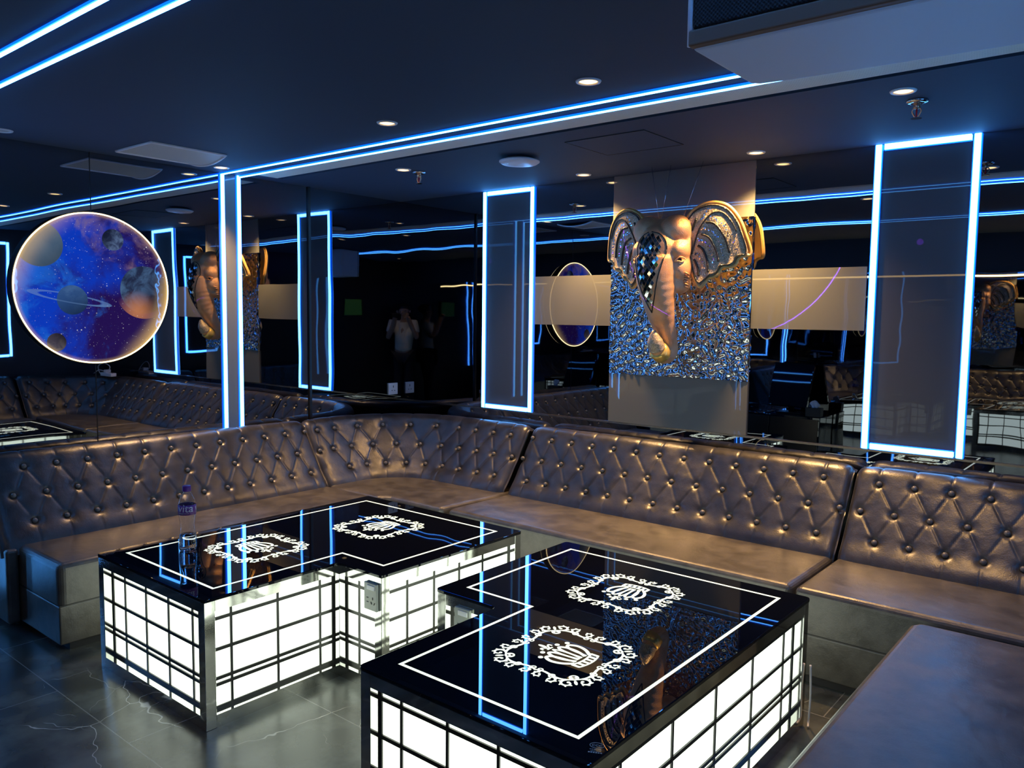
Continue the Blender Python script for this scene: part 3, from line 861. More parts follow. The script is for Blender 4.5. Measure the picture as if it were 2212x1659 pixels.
def emblem():
    """crown inside a scrollwork ring; crown top points to +y"""
    ring, crown = MB(), MB(); z0, z1 = .0, .0006
    def ar(t0, t1, f, w0, n=12):
        pts = []; ws = []
        for i in range(n + 1):
            s = i / n; a = t0 + (t1 - t0) * s; r = f(s)
            pts.append((r * math.cos(a), r * math.sin(a))); ws.append(w0 * (.45 + .55 * math.sin(PI * min(1, max(0, .1 + .8 * s)))))
        stroke(ring, pts, ws, z0, z1)
    def curl(rad, ang, size, dirn, out, w0=.0065, leaf=True):
        # a scroll that leaves the ring at (rad, ang), dirn = +-1 along the ring, out = +-1 away from / to the centre
        c = Vector((rad * math.cos(ang), rad * math.sin(ang)))
        er = Vector((math.cos(ang), math.sin(ang))); et = Vector((-er.y, er.x)) * dirn
        pts = []
        n = 18
        for i in range(n + 1):
            s = i / n; th = -PI / 2 + s * 1.55 * PI * 1.15; r = size * (1 - .68 * s)
            cc = c + er * out * size + et * size * .15
            pts.append(cc + et * r * math.cos(th) + er * out * r * math.sin(th))
        stroke(ring, [tuple(p) for p in pts], [w0 * (1 - .45 * i / n) for i in range(n + 1)], z0, z1)
        p = pts[-1]; disc2(ring, p, w0 * .62, w0 * .62, z0, z1, 0, 8)
        # leaf lobes on the back of the scroll
        for q in ((3, 6, 9, 12) if leaf else ()):
            pq = pts[q]; cc = c + er * out * size + et * size * .15; dv = (pq - cc).normalized()
            disc2(ring, pq + dv * w0 * .55, w0 * .62, w0 * .34, z0, z1, math.atan2(dv.y, dv.x) + .7, 8)
    for q in range(4):
        a = PI / 4 + q * PI / 2
        e = Vector((math.cos(a), math.sin(a)))
        for s in (1, -1):
            f = lambda t: .176 - .030 * math.sin(t * PI / 2) + .008 * math.sin(t * PI * 2)
            ar(a + s * .02, a + s * .80, f, .0085, 22)
            curl(.176, a + s * .11, .021, s, 1, .0085, True)
            curl(.178, a + s * .02, .016, -s, -1, .0065, False)
            curl(.170, a + s * .36, .013, s, -1, .006, False)
            curl(.165, a + s * .40, .018, -s, 1, .0075, True)
            curl(.150, a + s * .62, .016, s, 1, .007, True)
            curl(.148, a + s * .72, .012, -s, -1, .0055, False)
        disc2(ring, e * .196, .013, .005, z0, z1, a, 12)
    # crown, fleur towards +y
    K = lambda P: [(x * .74, y - .068, 0) for x, y in P]
    for s in (-1, 1):
        for P, w1, w2 in (([(.054, .004), (.084, .034), (.094, .068), (.078, .093), (.056, .084), (.044, .050), (.040, .008)], .0115, .006),
                          ([(.030, .008), (.050, .046), (.052, .084), (.037, .106), (.021, .094), (.014, .054), (.014, .010)], .0105, .006)):
            pts = catmull(K([(s * x, y) for x, y in P]), 8); nn = len(pts)
            stroke(crown, [(p.x, p.y) for p in pts], [w1 if i < nn * .55 else w1 + (w2 - w1) * (i / nn - .55) / .45 for i in range(nn)], z0, z1)
        for (x, y) in ((.092, .106), (.050, .122)):
            disc2(crown, K([(s * x, y)])[0][:2], .0080, .0080, z0, z1)
        pts = catmull(K([(s * .004, .010), (s * .013, .050), (s * .010, .090), (0, .112)]), 8)
        stroke(crown, [(p.x, p.y) for p in pts], .0065, z0, z1)
        pts = catmull(K([(s * .002, .124), (s * .014, .138), (s * .027, .142), (s * .030, .130)]), 6)
        stroke(crown, [(p.x, p.y) for p in pts], .0062, z0, z1)
    disc2(crown, K([(0, .150)])[0][:2], .0060, .0165, z0, z1)
    stroke(crown, [p[:2] for p in K([(-.018, .122), (.018, .122)])], .0055, z0, z1)
    # band with dark windows
    bw_ = lambda x, y: K([(x, y - .010 * (1 - (x / .07) ** 2))])[0][:2]
    for y, w_ in ((-.020, .0062), (.006, .0070)):
        stroke(crown, [bw_(-.070 + .014 * i, y) for i in range(11)], w_, z0, z1)
    for i in range(6):
        x = -.066 + .132 * i / 5
        stroke(crown, [bw_(x, -.020), bw_(x, .006)], .0105, z0, z1)
    return ring, crown
RING, CROWN = emblem()
ZT = .486
def light_table(poly, label, layout, inlay_d, emblems, sock, mark):
    """poly CCW; layout[i] = (narrow, wide, n) pane widths of side i"""
    cx = (min(p[0] for p in poly) + max(p[0] for p in poly)) / 2; cy = (min(p[1] for p in poly) + max(p[1] for p in poly)) / 2
    t = thing('light_table', label, 'table', (cx, cy, 0), 'low backlit tables with black glass tops')
    top = MB().prism(clip_poly(offset_poly(poly, -.006), .022), ZT - .013, ZT).build('glass_top', M['black_glass'], t, bevel=.0025, segs=2)
    m = len(poly); zf = ZT - .0135
    fr = MB()
    conv = []
    for i in range(m):
        p, a, b = Vector(poly[i]), Vector(poly[i - 1]), Vector(poly[(i + 1) % m])
        e1, e2 = (p - a).normalized(), (b - p).normalized()
        conv.append(e1.x * e2.y - e1.y * e2.x > 0)
        n1, n2 = Vector((-e1.y, e1.x)), Vector((-e2.y, e2.x))
        ps = .042
        q = p + (n1 + n2) * ps / 2 if conv[i] else p + (n1 + n2) * ps / 2
        ax = (e1.x, e1.y, 0); ay = (n1.x, n1.y, 0)
        post = MB().obox((q.x, q.y, zf / 2), ax, ay, (0, 0, 1), ps / 2, ps / 2, zf / 2).build('post', M['steel'], t, bevel=.0012, segs=1)
    for i in range(m):
        p, q = Vector(poly[i]), Vector(poly[(i + 1) % m]); e = (q - p); L = e.length; e.normalize(); n = Vector((-e.y, e.x))
        a0 = .042 if conv[i] else 0.0; a1 = L - (.042 if conv[(i + 1) % m] else 0.0)
        def slab(name, mm, u0, u1, z0, z1, d0, d1, par=t, mb=None):
            c = p + e * (u0 + u1) / 2 + n * (d0 + d1) / 2
            bb = mb or MB()
            bb.obox((c.x, c.y, (z0 + z1) / 2), (e.x, e.y, 0), (n.x, n.y, 0), (0, 0, 1), (u1 - u0) / 2, abs(d1 - d0) / 2, (z1 - z0) / 2)
            return None if mb is not None else bb.build(name, mm, par)
        slab('top_rail', M['steel'], a0, a1, zf - .040, zf, .0, .042)
        slab('bottom_rail', M['steel'], a0, a1, .0, .048, .0, .042)
        RD = .042
        pn = slab('lit_panel', M['panel_lit'], a0 - (.03 if not conv[i] else 0), a1 + (.0), .040, zf - .03, RD, RD + .006)
        bars = MB(); u0, u1 = a0, a1; z0, z1 = .048, zf - .040; bw = .0062
        nr, wd, k = layout[i]
        us = [u0 + nr * .0 + .004]; u = u0 + nr
        for j in range(k + 1):
            us.append(u); u += wd
        us.append(u1 - .004)
        for uu in us:
            if u0 < uu < u1: slab('', None, uu - .0046, uu + .0046, z0, z1, RD - .006, RD - .001, mb=bars)
        H = z1 - z0
        for zz in (z0 + .006, z0 + H * .240, z0 + H * .300, z0 + H * .585, z0 + H * .885):
            slab('', None, u0, u1, zz - bw, zz + bw, RD - .0062, RD - .0008, mb=bars)
        bars.build('grille_bars', M['black_bar'], t)
    # lit inlay line
    a = offset_poly(poly, inlay_d); bq = offset_poly(poly, inlay_d + .011)
    mm = len(a); o = MB()
    vs = [(*p, ZT + .0005) for p in a] + [(*p, ZT + .0005) for p in bq] + [(*p, ZT) for p in a] + [(*p, ZT) for p in bq]
    fs = []
    for i in range(mm):
        j = (i + 1) % mm
        fs += [(i, j, mm + j, mm + i), (2 * mm + i, 2 * mm + j, j, i), (mm + i, mm + j, 3 * mm + j, 3 * mm + i)]
    o.add(vs, fs); o.build('inlay_line', M['inlay_lit'], t)
    for (ex, ey, ang) in emblems:
        for nm, g in (('scroll_ring', RING), ('crown_emblem', CROWN)):
            k = 1.0
            ca, sa = math.cos(ang) * k, math.sin(ang) * k
            b = MB().add([(ex + v[0] * ca - v[1] * sa, ey + v[0] * sa + v[1] * ca, ZT + v[2]) for v in g.v], g.f)
            b.build(nm, M['inlay_lit'], t)
    return t
def zh_socket(x, y, label):
    """socket on a -y face at x..x+.075"""
    t = thing('table_socket', label, 'socket', (x + .037, y, .33), 'sockets on the table sides')
    MB().box((x, y - .012, .335), (x + .075, y, .445)).build('plate', M['grey_plastic'], t, bevel=.003)
    MB().box((x + .02, y - .016, .418), (x + .065, y - .011, .437)).build('rocker', M['white_plastic'], t, bevel=.002)
    b = MB(); q = y - .0128
    for (a, c, w_, h_, r) in ((.022, .385, .010, .003, 0), (.022, .368, .010, .003, 0), (.052, .385, .003, .010, 0), (.044, .366, .003, .010, .5), (.062, .366, .003, .010, -.5)):
        b.obox((x + a, q, c), (math.cos(r), 0, math.sin(r)), (0, 1, 0), (-math.sin(r), 0, math.cos(r)), w_ / 2, .0008, h_ / 2)
    b.build('pin_holes', M['pin_hole'], t)
T1 = [(1.112, -2.732), (1.948, -2.732), (1.948, -2.137), (2.208, -2.137), (2.208, -1.272), (1.112, -1.272)]
light_table(T1, 'L-shaped black glass table lit from inside, nearer the left sofa, a bottle on it',
            [(.11, .178, 3), (.085, .2, 2), (.08, .115, 1), (.13, .155, 3), (.12, .195, 4), (.12, .20, 6)], .078,
            [(1.528, -2.245, -PI / 2), (1.652, -1.665, PI)], None, False)
T2 = [(2.775, -2.716), (3.562, -2.716), (3.562, -1.276), (2.476, -1.276), (2.476, -2.100), (2.775, -2.100)]
light_table(T2, 'L-shaped black glass table lit from inside, in the centre foreground',
            [(.09, .180, 3), (.165, .275, 4), (.12, .195, 4), (.13, .2, 3), (.05, .1, 2), (.1, .2, 2)], .076,
            [(3.172, -2.262, PI / 2), (3.03, -1.682, PI)], None, True)
zh_socket(2.118, -2.138, 'grey double socket on the side of the left table, in its notch')
zh_socket(2.575, -2.101, 'grey socket under the top of the centre table, in its notch')
# ================================================================== small things
def text_mesh(body, size, extrude=.0003, align='LEFT'):
    cu = bpy.data.curves.new('t', 'FONT'); cu.body = body; cu.size = size; cu.extrude = extrude; cu.align_x = align; cu.resolution_u = 3
    o = bpy.data.objects.new('t', cu); COL.objects.link(o)
    bpy.context.view_layer.update()
    dg = bpy.context.evaluated_depsgraph_get()
    me = o.evaluated_get(dg).to_mesh()
    vs = [tuple(v.co) for v in me.vertices]; fs = [tuple(p.vertices) for p in me.polygons]
    o.evaluated_get(dg).to_mesh_clear()
    bpy.data.objects.remove(o); bpy.data.curves.remove(cu)
    return vs, fs
# water bottle
bx, by = 1.345, -2.462
t = thing('water_bottle', 'clear plastic water bottle with purple cap and label, standing on the left table', 'bottle', (bx, by, ZT))
k = 1.06
pr = [(.003, .004), (.020, .001), (.029, .003), (.033, .012), (.0335, .030), (.0325, .055), (.0290, .085), (.0275, .105), (.0290, .128), (.0325, .150), (.0335, .160), (.0335, .200), (.0325, .212), (.0290, .228), (.0220, .243), (.0155, .252), (.0135, .256), (.0135, .262)]
pp = catmull([(r, z, 0) for r, z in pr], 4)
prof = [(max(.002, p.x) * k, p.y * .98) for p in pp]
inner = [(max(.0015, r - .0011), z + .0012) for r, z in prof]
b = MB(); n = 48
b.lathe(prof + inner[::-1], (bx, by, ZT), n)
b.f = b.f[:-2]; b.mi = b.mi[:-2]
b.build('bottle_body', M['bottle'], t, smooth=True)
wp = [(max(.001, r - .0018), z + .0022) for r, z in prof if z < .072]
MB().lathe(wp + [(.001, wp[-1][1])], (bx, by, ZT), n).build('water', M['water'], t, smooth=True)
b = MB()
vs = []
MB_ = b.lathe([(.0165, .255), (.0175, .257), (.0175, .276), (.0165, .279), (.002, .2795)], (bx, by, ZT), 40)
b.build('cap', M['cap'], t, smooth=True, bevel=.0008, segs=1)
b = MB(); RL = .0336 * k + .0007
b.lathe([(RL - .0012, .158), (RL, .1582), (RL, .1995), (RL - .0012, .2)], (bx, by, ZT), 56); b.f = b.f[:-2]; b.mi = b.mi[:-2]
lab = b.build('label', M['label'], t, smooth=True)
va = math.atan2(CAM.y - by, CAM.x - bx)
def wrap_text(body, size, a_left, z, skew=.12):
    vs, fs = text_mesh(body, size)
    out = []
    for x, y, zz in vs:
        a = va + a_left + (x + skew * y) / RL
        r = RL + .0003 + max(0, zz)
        out.append((bx + r * math.cos(a), by + r * math.sin(a), ZT + z + y))
    return out, fs
b = MB()
b.add(*wrap_text('vita', .047, -1.15, .172)); b.add(*wrap_text('vita', .047, .95, .172)); b.add(*wrap_text('vita', .047, 3.05, .172))
for q in range(3): b.add(*wrap_text('DISTILLED WATER', .0055, -1.05 + q * 2.08, .164, 0))
b.build('label_text', M['label_ink'], lab)

tag(MB().tube(catmull([(3.574, -1.264, .23), (3.579, -1.266, .12), (3.577, -1.268, .03), (3.583, -1.29, .006)], 8), .004, 8).build('power_cable', M['white_cable'], smooth=True, origin=(3.575, -1.3, 0)), 'thin white cable hanging down at the far right leg of the centre table', 'cable')
# printed approval mark on the centre table's front right corner
vs, fs = text_mesh('CCC', .012, .0002, 'CENTER')
def mark(mx, my, ang, lb):
    b = MB(); ca, sa = math.cos(ang), math.sin(ang)
    put = lambda V: [(mx + x * ca - y * sa, my + x * sa + y * ca, ZT + .0003 + z) for x, y, z in V]
    b.add(put([(x, y - .004, z) for x, y, z in vs]), fs)
    rr = MB(); N_ = 28
    stroke(rr, [(.017 * math.cos(2 * PI * i / N_), .012 * math.sin(2 * PI * i / N_)) for i in range(N_ + 1)], .0014, 0, .0003)
    b.add(put(rr.v), rr.f)
    for j, (w_, h_) in enumerate(((.030, .0022), (.024, .0022), (.034, .004))):
        rr = MB()
        for q in range(6): rr.box((-w_ / 2 + q * w_ / 6, -.020 - j * .007, 0), (-w_ / 2 + (q + .7) * w_ / 6, -.020 - j * .007 + h_, .0003))
        b.add(put(rr.v), rr.f)
    return b
par = [o for o in bpy.data.objects if o.get('category') == 'table']
mark(3.535, -2.635, .45, '').build('approval_mark', M['mark_ink'], par[1])
mark(1.150, -2.700, .2, '').build('approval_mark', M['pin_hole'], par[0])

# power strip lying on the right sofa back (seen in the left mirror)
t = thing('power_strip', 'white power strip with a looped cable on the far sofa back, seen in the mirror', 'power strip', (4.45, -.20, .80))
MB().box((4.33, -.24, .80), (4.60, -.18, .835)).build('strip_body', M['white_plastic'], t, bevel=.006)
b = MB()
for i in range(4): b.box((4.36 + i * .06, -.215, .835), (4.385 + i * .06, -.20, .8365))
b.build('pin_holes', M['pin_hole'], t)
MB().tube(catmull([(4.60, -.21, .815), (4.66, -.22, .83), (4.62, -.25, .90), (4.50, -.24, .93), (4.40, -.22, .90), (4.44, -.23, .85), (4.60, -.25, .86), (4.74, -.24, .82), (4.84, -.20, .81)], 8), .004, 8).build('cable', M['white_cable'], t, smooth=True)
MB().box((4.46, -.24, .8355), (4.51, -.18, .865)).build('plug', M['white_plastic'], t, bevel=.004)

# ================================================================== elephant head
EX = 2.345
t = thing('elephant_head', 'large gold elephant head with mosaic face, glitter ears and a curled trunk', 'elephant sculpture', (EX, -.16, 1.65))
b = MB()
b.ell((EX, -.17, 1.925), (.155, .165, .122)); b.ell((EX, -.110, 1.88), (.155, .070, .15))
for s in (-1, 1):
    b.ell((EX + s * .084, -.236, 1.972), (.084, .100, .082))
    b.ell((EX + s * .112, -.240, 1.862), (.054, .090, .064)); b.ell((EX + s * .128, -.20, 1.90), (.04, .06, .07))
    b.ell((EX + s * .112, -.205, 1.775), (.052, .10, .085))
    b.ell((EX + s * .085, -.19, 1.69), (.055, .09, .06))
b.ell((EX, -.285, 1.86), (.118, .100, .140)); b.ell((EX, -.25, 1.72), (.110, .10, .12))
TR = [(EX, -.300, 1.82), (EX, -.305, 1.74), (EX + .002, -.288, 1.66), (EX + .004, -.262, 1.57), (EX + .006, -.222, 1.48), (EX + .008, -.172, 1.39), (EX + .008, -.140, 1.33), (EX + .008, -.150, 1.295), (EX + .004, -.195, 1.29), (EX, -.240, 1.312), (EX - .002, -.275, 1.35), (EX - .002, -.292, 1.395)]
TRR = [.112, .108, .100, .084, .068, .054, .048, .046, .046, .044, .038, .020]
tc = catmull(TR, 6); rc = np.interp(np.linspace(0, len(TR) - 1, len(tc)), range(len(TR)), TRR)
# wrinkles of the trunk
rc = [float(r) * (1 + .022 * math.sin(i * 2.3) * (1 if 8 < i < 54 else 0)) for i, r in enumerate(rc)]
b.tube(tc, rc, 24)
head = b.build('head', M['copper'], t, smooth=True)
md = head.modifiers.new('fuse', 'REMESH'); md.mode = 'VOXEL'; md.voxel_size = .0055; md.use_smooth_shade = True
md = head.modifiers.new('smooth', 'SMOOTH'); md.factor = .5; md.iterations = 20
bpy.context.view_layer.update()
dg = bpy.context.evaluated_depsgraph_get()
bvh = BVHTree.FromObject(head, dg)
RL0 = Vector((EX, -.16, 1.65))
def cast(x, z, y0=-1.0):
    h = bvh.ray_cast(Vector((x, y0, z)) - RL0, Vector((0, 1, 0)))
    return (h[0] + RL0, h[1]) if h[0] is not None else (None, None)
# mosaic plate of diamond mirror tiles on the forehead and trunk
rng = random.Random(4)
b = MB(); gs = .024
def plate_half(z):
    return .074 * math.sqrt(max(0, 1 - ((z - 1.865) / .078) ** 2)) if z > 1.865 else float(np.interp(z, [1.53, 1.60, 1.68, 1.76, 1.82, 1.865], [.0, .024, .042, .060, .072, .074]))
for i in range(-10, 11):
    for j in range(0, 40):
        z = 1.54 + j * gs * .66; x = i * gs * .46
        if (i + j) % 2: continue
        if abs(x) > plate_half(z) - .008: continue
        p, nrm = cast(EX + x, z)
        if p is None: continue
        nrm = (nrm + Vector((rng.uniform(-.12, .12), 0, rng.uniform(-.12, .12)))).normalized()
        ax = Vector((1, 0, 0)) - nrm * nrm.x; ax.normalize(); az = nrm.cross(ax)
        d1, d2 = (ax * .72 + az).normalized(), (ax * .72 - az).normalized()
        b.cur = 0 if ((i - j) // 2) % 2 == 0 and rng.random() < .78 else 1
        b.obox(p + nrm * .002, d1, d2, nrm, gs * .37, gs * .37, .002)
b.build('mirror_mosaic', [M['tile_dark'], M['tile_silver']], t)
# dark cord outlining the plate
pts = []
for s, zs in ((1, np.linspace(1.957, 1.525, 40)), (-1, np.linspace(1.525, 1.955, 40))):
    for z in zs:
        hw = .089 * math.sqrt(max(0, 1 - ((z - 1.865) / .092) ** 2)) if z > 1.865 else float(np.interp(z, [1.525, 1.60, 1.68, 1.76, 1.82, 1.865], [.0, .030, .053, .074, .086, .089]))
        p, nn_ = cast(EX + s * hw, float(z))
        if p is not None: pts.append(p - Vector((0, .0015, 0)))
MB().tube(pts, .0034, 6).build('face_cord', M['sequin_black'], t, smooth=True)
# eyes with lids
for s in (-1, 1):
    h = bvh.ray_cast(Vector((EX + s * .40, -.345, 1.808)) - RL0, Vector((-s, .22, 0)).normalized())
    if h[0] is None: continue
    p, nrm = h[0] + RL0, h[1]
    e = MB().ell(p - nrm * .002, (.0105, .0105, .0105), 16, 10).build('eye', M['eye'], t, smooth=True)
    fw_ = Vector((0, -1, 0)); tt = (fw_ - nrm * fw_.dot(nrm)).normalized(); uu = Vector((0, 0, 1)) - nrm * nrm.z; uu.normalize()
    lid = MB()
    for (sg, hh) in ((1, .014), (-1, -.010)):
        lid.tube(catmull([p + nrm * .004 - tt * .030 + uu * .008, p + nrm * .009 + uu * hh - tt * .008, p + nrm * .009 + uu * hh * .8 + tt * .010, p + nrm * .003 + tt * .030 - uu * .012], 6), .0035, 8)
    lid.build('eyelids', M['copper'], t, smooth=True)
    # fringe of folds on the cheek below the eye
    fr = MB()
    for q in range(6):
        zz = 1.735 - q * .014
        h = bvh.ray_cast(Vector((EX + s * .40, -.30 + .006 * q, zz)) - RL0, Vector((-s, .25, 0)).normalized())
        if h[0] is None: continue
        c = h[0] + RL0
        fr.tube(catmull([c + Vector((0, -.022, .006)), c + Vector((s * .007, .0, 0)), c + Vector((0, .022, -.007))], 4), .0048, 8)
    fr.build('cheek_folds', M['copper'], t, smooth=True)
b = MB().ell((EX + .052, -.248, 1.508), (.007, .007, .012), 12, 8); b.build('red_gem', M['red_gem'], t, smooth=True)
# gold ring round the curled trunk tip
a0, a1 = Vector((EX + .003, -.205, 1.292)), Vector((EX - .001, -.258, 1.325))
MB().tube([a0, a0.lerp(a1, .08), a0.lerp(a1, .5), a0.lerp(a1, .92), a1], [.045, .0535, .0545, .0525, .044], 32).build('trunk_ring', M['gold'], t, smooth=True)
b = MB().tube(catmull([(EX - .001, -.262, 1.33), (EX - .002, -.284, 1.365), (EX - .002, -.296, 1.40), (EX - .002, -.300, 1.43)], 6), list(np.interp(np.linspace(0, 1, 19), [0, .4, 1], [.0465, .042, .008])), 24)
b.build('trunk_tip', M['glitter'], t, smooth=True)
# ears
EAR = [(.135, 2.030), (.180, 2.085), (.258, 2.110), (.335, 2.090), (.392, 2.020), (.422, 1.930), (.440, 1.842), (.412, 1.832), (.386, 1.818), (.372, 1.785), (.340, 1.772), (.312, 1.772), (.292, 1.735), (.270, 1.720), (.245, 1.712), (.208, 1.668), (.172, 1.712), (.148, 1.79), (.135, 1.90)]
def ear_y(u, z):      # front surface of the ear sheet
    s = max(0., min(1., (u - .13) / .31))
    return -.215 + .115 * s ** .8 - .030 * math.sin(PI * s) + .012 * math.sin((z - 1.67) * 14)
for s in (-1, 1):
    oc = catmull([(u, z, 0) for u, z in EAR], 5, True)
    poly = [(p.x, p.y) for p in oc]
    cu_, cz_ = .27, 1.90
    ring = lambda k: [(cu_ + (u - cu_) * k, cz_ + (z - cz_) * k) for u, z in poly]
    n_ = len(poly)
    def sheet(dy, ks):
        V = []; Fc = []
        for k in ks:
            for (u, z) in ring(k): V.append((EX + s * u, ear_y(u, z) + dy, z))
        for i in range(len(ks) - 1):
            for k in range(n_):
                a, b2, c2, d2 = i * n_ + k, i * n_ + (k + 1) % n_, (i + 1) * n_ + (k + 1) % n_, (i + 1) * n_ + k
                Fc.append((a, b2, c2, d2))
        V.append((EX + s * cu_, ear_y(cu_, cz_) + dy, cz_)); L = len(V) - 1
        o_ = (len(ks) - 1) * n_
        for k in range(n_): Fc.append((o_ + k, o_ + (k + 1) % n_, L))
        return V, Fc
    KS = [1.0, .9, .75, .6, .45, .3, .15]
    # thick back shell with rounded rim
    b = MB()
    V, Fc = sheet(.028, KS); b.add(V, Fc)
    V2, Fc2 = sheet(.002, KS); o_ = len(b.v); b.add(V2, [f[::-1] for f in Fc2])
    for k in range(n_): b.f.append((k, (k + 1) % n_, o_ + (k + 1) % n_, o_ + k)); b.mi.append(0)
    b.tube([(EX + s * u, ear_y(u, z) + .008, z) for u, z in poly + poly[:1]], .010, 10)
    e = b.build('ear', M['ear_back'], t, smooth=True)
    V3, Fc3 = sheet(-.004, [.955] + KS[1:])
    bb = MB().add(V3, Fc3)
    bb.build('ear_lining', M['glitter'], e, smooth=True)
    cord = MB()
    def line(P, r=.0036, n=6):
        c_ = catmull([(u, z, 0) for u, z in P], 7)
        cord.tube([(EX + s * p.x, ear_y(p.x, p.y) - .0075, p.y) for p in c_], r, 6)
    inn = ring(.925); line(inn[::4] + inn[:1], .0038)
    line([(.16, 1.84), (.20, 1.96), (.26, 2.045), (.315, 2.055), (.36, 2.01), (.385, 1.955)])
    line([(.165, 1.965), (.19, 2.03)], .006)
    cord.build('ear_cord', M['sequin_black'], e, smooth=True)
    c2 = MB(); cord = c2
    for P in ([(.24, 2.005), (.285, 1.995), (.33, 1.93), (.352, 1.845)], [(.215, 1.945), (.255, 1.925), (.288, 1.86), (.300, 1.80)], [(.195, 1.885), (.222, 1.862), (.243, 1.80), (.250, 1.745)], [(.172, 1.815), (.19, 1.775), (.202, 1.725)]):
        line(P, .0066)
    c2.build('ear_stripes', M['sequin_black'], e, smooth=True)
    sq = MB()
    for P in ([(.27, 2.03), (.325, 1.99), (.365, 1.92), (.382, 1.85)], [(.225, 1.975), (.275, 1.955), (.312, 1.89), (.328, 1.815)], [(.205, 1.915), (.24, 1.895), (.268, 1.83), (.277, 1.77)], [(.18, 1.85), (.208, 1.82), (.225, 1.76)], [(.215, 2.02), (.255, 2.075)]):
        c_ = catmull([(u, z, 0) for u, z in P], 9)
        for q in c_[::2]:
            for rep in range(2):
                u, z = q.x + rng.uniform(-.007, .007), q.y + rng.uniform(-.007, .007)
                sq.obox((EX + s * u, ear_y(u, z) - .0075, z), Vector((1, rng.uniform(-.5, .5), 0)).normalized(), (0, 1, 0), (0, 0, 1), .0032, .001, .0032)
    tag(sq.build('ear_sequins', M['sequin_silver'], e), kind='stuff')
# thin wires the head hangs from
for p, q in (((EX - .05, -.17, 2.03), (EX - .02, -.13, CEIL)), ((EX + .08, -.17, 2.03), (EX + .175, -.13, CEIL)), ((EX - .06, -.17, 2.03), (EX - .14, -.13, CEIL))):
    MB().tube([p, q], .0012, 6).build('hanging_wire', M['chrome'], t, smooth=True)
# hidden wall mount
MB().box((EX - .08, -.10, 1.80), (EX + .08, -.0340, 1.96)).build('wall_mount', M['wire_black'], t)

# ================================================================== behind the camera, seen in the mirrors
t = thing('song_console', 'low black cabinet by the rear wall, seen in the mirror', 'cabinet', (1.23, -4.40, 0))
MB().box((.7, WY + .02, .03), (1.76, -4.22, .498)).build('cabinet_body', M['screen'], t, bevel=.006)
b = MB()
for x in (.72, 1.24): b.box((x, -4.222, .06), (x + .50, -4.212, .47))
b.build('doors', M['dark_metal'], t)
t = thing('song_kiosk', 'tilted black touchscreen on the low cabinet, seen in the mirror', 'touchscreen', (1.38, -4.42, .50))
sx_ = Vector((1, 0, 0)); sn = Vector((0, .90, .43)).normalized(); su = sx_.cross(sn) * -1
if su.z < 0: su = -su
MB().obox((1.38, -4.42, .80), sx_, su, sn, .21, .24, .02).build('screen_body', M['screen'], t, bevel=.006)
MB().tube([(1.38, -4.46, .505), (1.38, -4.45, .70)], .03, 16).build('stand', M['dark_metal'], t, smooth=True)
MB().box((1.25, -4.55, .50), (1.51, -4.35, .515)).build('foot', M['dark_metal'], t, bevel=.004)
t = thing('tissue_box', 'black tissue box with a white tissue, on the low cabinet', 'tissue box', (1.67, -4.29, .50))
MB().box((1.60, -4.34, .50), (1.75, -4.24, .60)).build('box', M['wire_black'], t, bevel=.004)
b = MB(); PP = []
for i in range(9):
    a = i / 8; PP.append([(1.64 + .07 * a + .012 * math.sin(j * 1.1 + a * 5), -4.30 + .022 * math.sin(a * 9 + j * .6), .598 + .085 * j / 6 * (1 - .5 * abs(a - .4))) for j in range(7)])
b.grid(PP); b.grid([[(p[0], p[1] + .003, p[2]) for p in r] for r in PP][::-1]); b.build('tissue', M['tissue'], t, smooth=True)
t = thing('wall_screen', 'small dim green screen on the right wall, seen in the mirror', 'screen', (WX - .02, -3.62, 1.5))
MB().box((WX - .03, -3.80, 1.45), (WX - .001, -3.45, 1.75)).build('bezel', M['wire_black'], t, bevel=.004)
MB().box((WX - .032, -3.78, 1.47), (WX - .029, -3.47, 1.73)).build('display', M['green_screen'], t)

# purple stage lamps
def stage_lamp(x, y, lb, aim, energy, size, blend):
    t = thing('stage_lamp', lb, 'stage light', (x, y, CEIL), 'purple stage lamps under the ceiling')
    MB().lathe([(.003, 0), (.06, 0), (.06, -.03), (.003, -.03)], (x, y, CEIL), 24).build('base', M['wire_black'], t, smooth=True, bevel=.003)
    d = (Vector(aim) - Vector((x, y, CEIL - .10))).normalized()
    p0 = Vector((x, y, CEIL - .10))
    MB().tube([p0 - d * .07, p0 + d * .06], .045, 20).build('lamp_head', M['wire_black'], t, smooth=True, bevel=.004)
    MB().tube([p0 + d * .058, p0 + d * .062], .030, 18).build('lamp_lens', M['purple_lens'], t)
    b = MB()
    for s in (-1, 1): MB().box((x + s * .05 - .004, y - .015, CEIL - .12), (x + s * .05 + .004, y + .015, CEIL - .02)).build('yoke_arm', M['wire_black'], t)
    ld = bpy.data.lights.new('stage_lamp_light', 'SPOT'); ld.energy = energy; ld.color = (.16, .03, 1.0); ld.spot_size = size; ld.spot_blend = blend; ld.shadow_soft_size = .02
    lo = bpy.data.objects.new('stage_lamp_light', ld); COL.objects.link(lo); lo.parent = t
    if 'laser' in lb: ld.shadow_soft_size = .0005
    lo.location = p0 + d * .075 - Vector((x, y, CEIL)); lo.rotation_euler = d.to_track_quat('-Z', 'Y').to_euler()
    return lo
def ring_light(lo, half, width, k):
    """laser scanner: the lamp paints one thin circle"""
    ld = lo.data; ld.use_nodes = True; nt = ld.node_tree
    em = nt.nodes.get('Emission')
    n = nt.nodes.new('ShaderNodeTexCoord')
    x, y, z = sep(nt, n.outputs['Normal'])
    ang = (x * x + y * y).sqrt() / z.abs()
    msk = (ang - math.tan(half)).abs().ramp(width, width * .3)
    msk = msk * y.lt(.0)
    nt.links.new((msk * k + .02).s, em.inputs['Strength'])
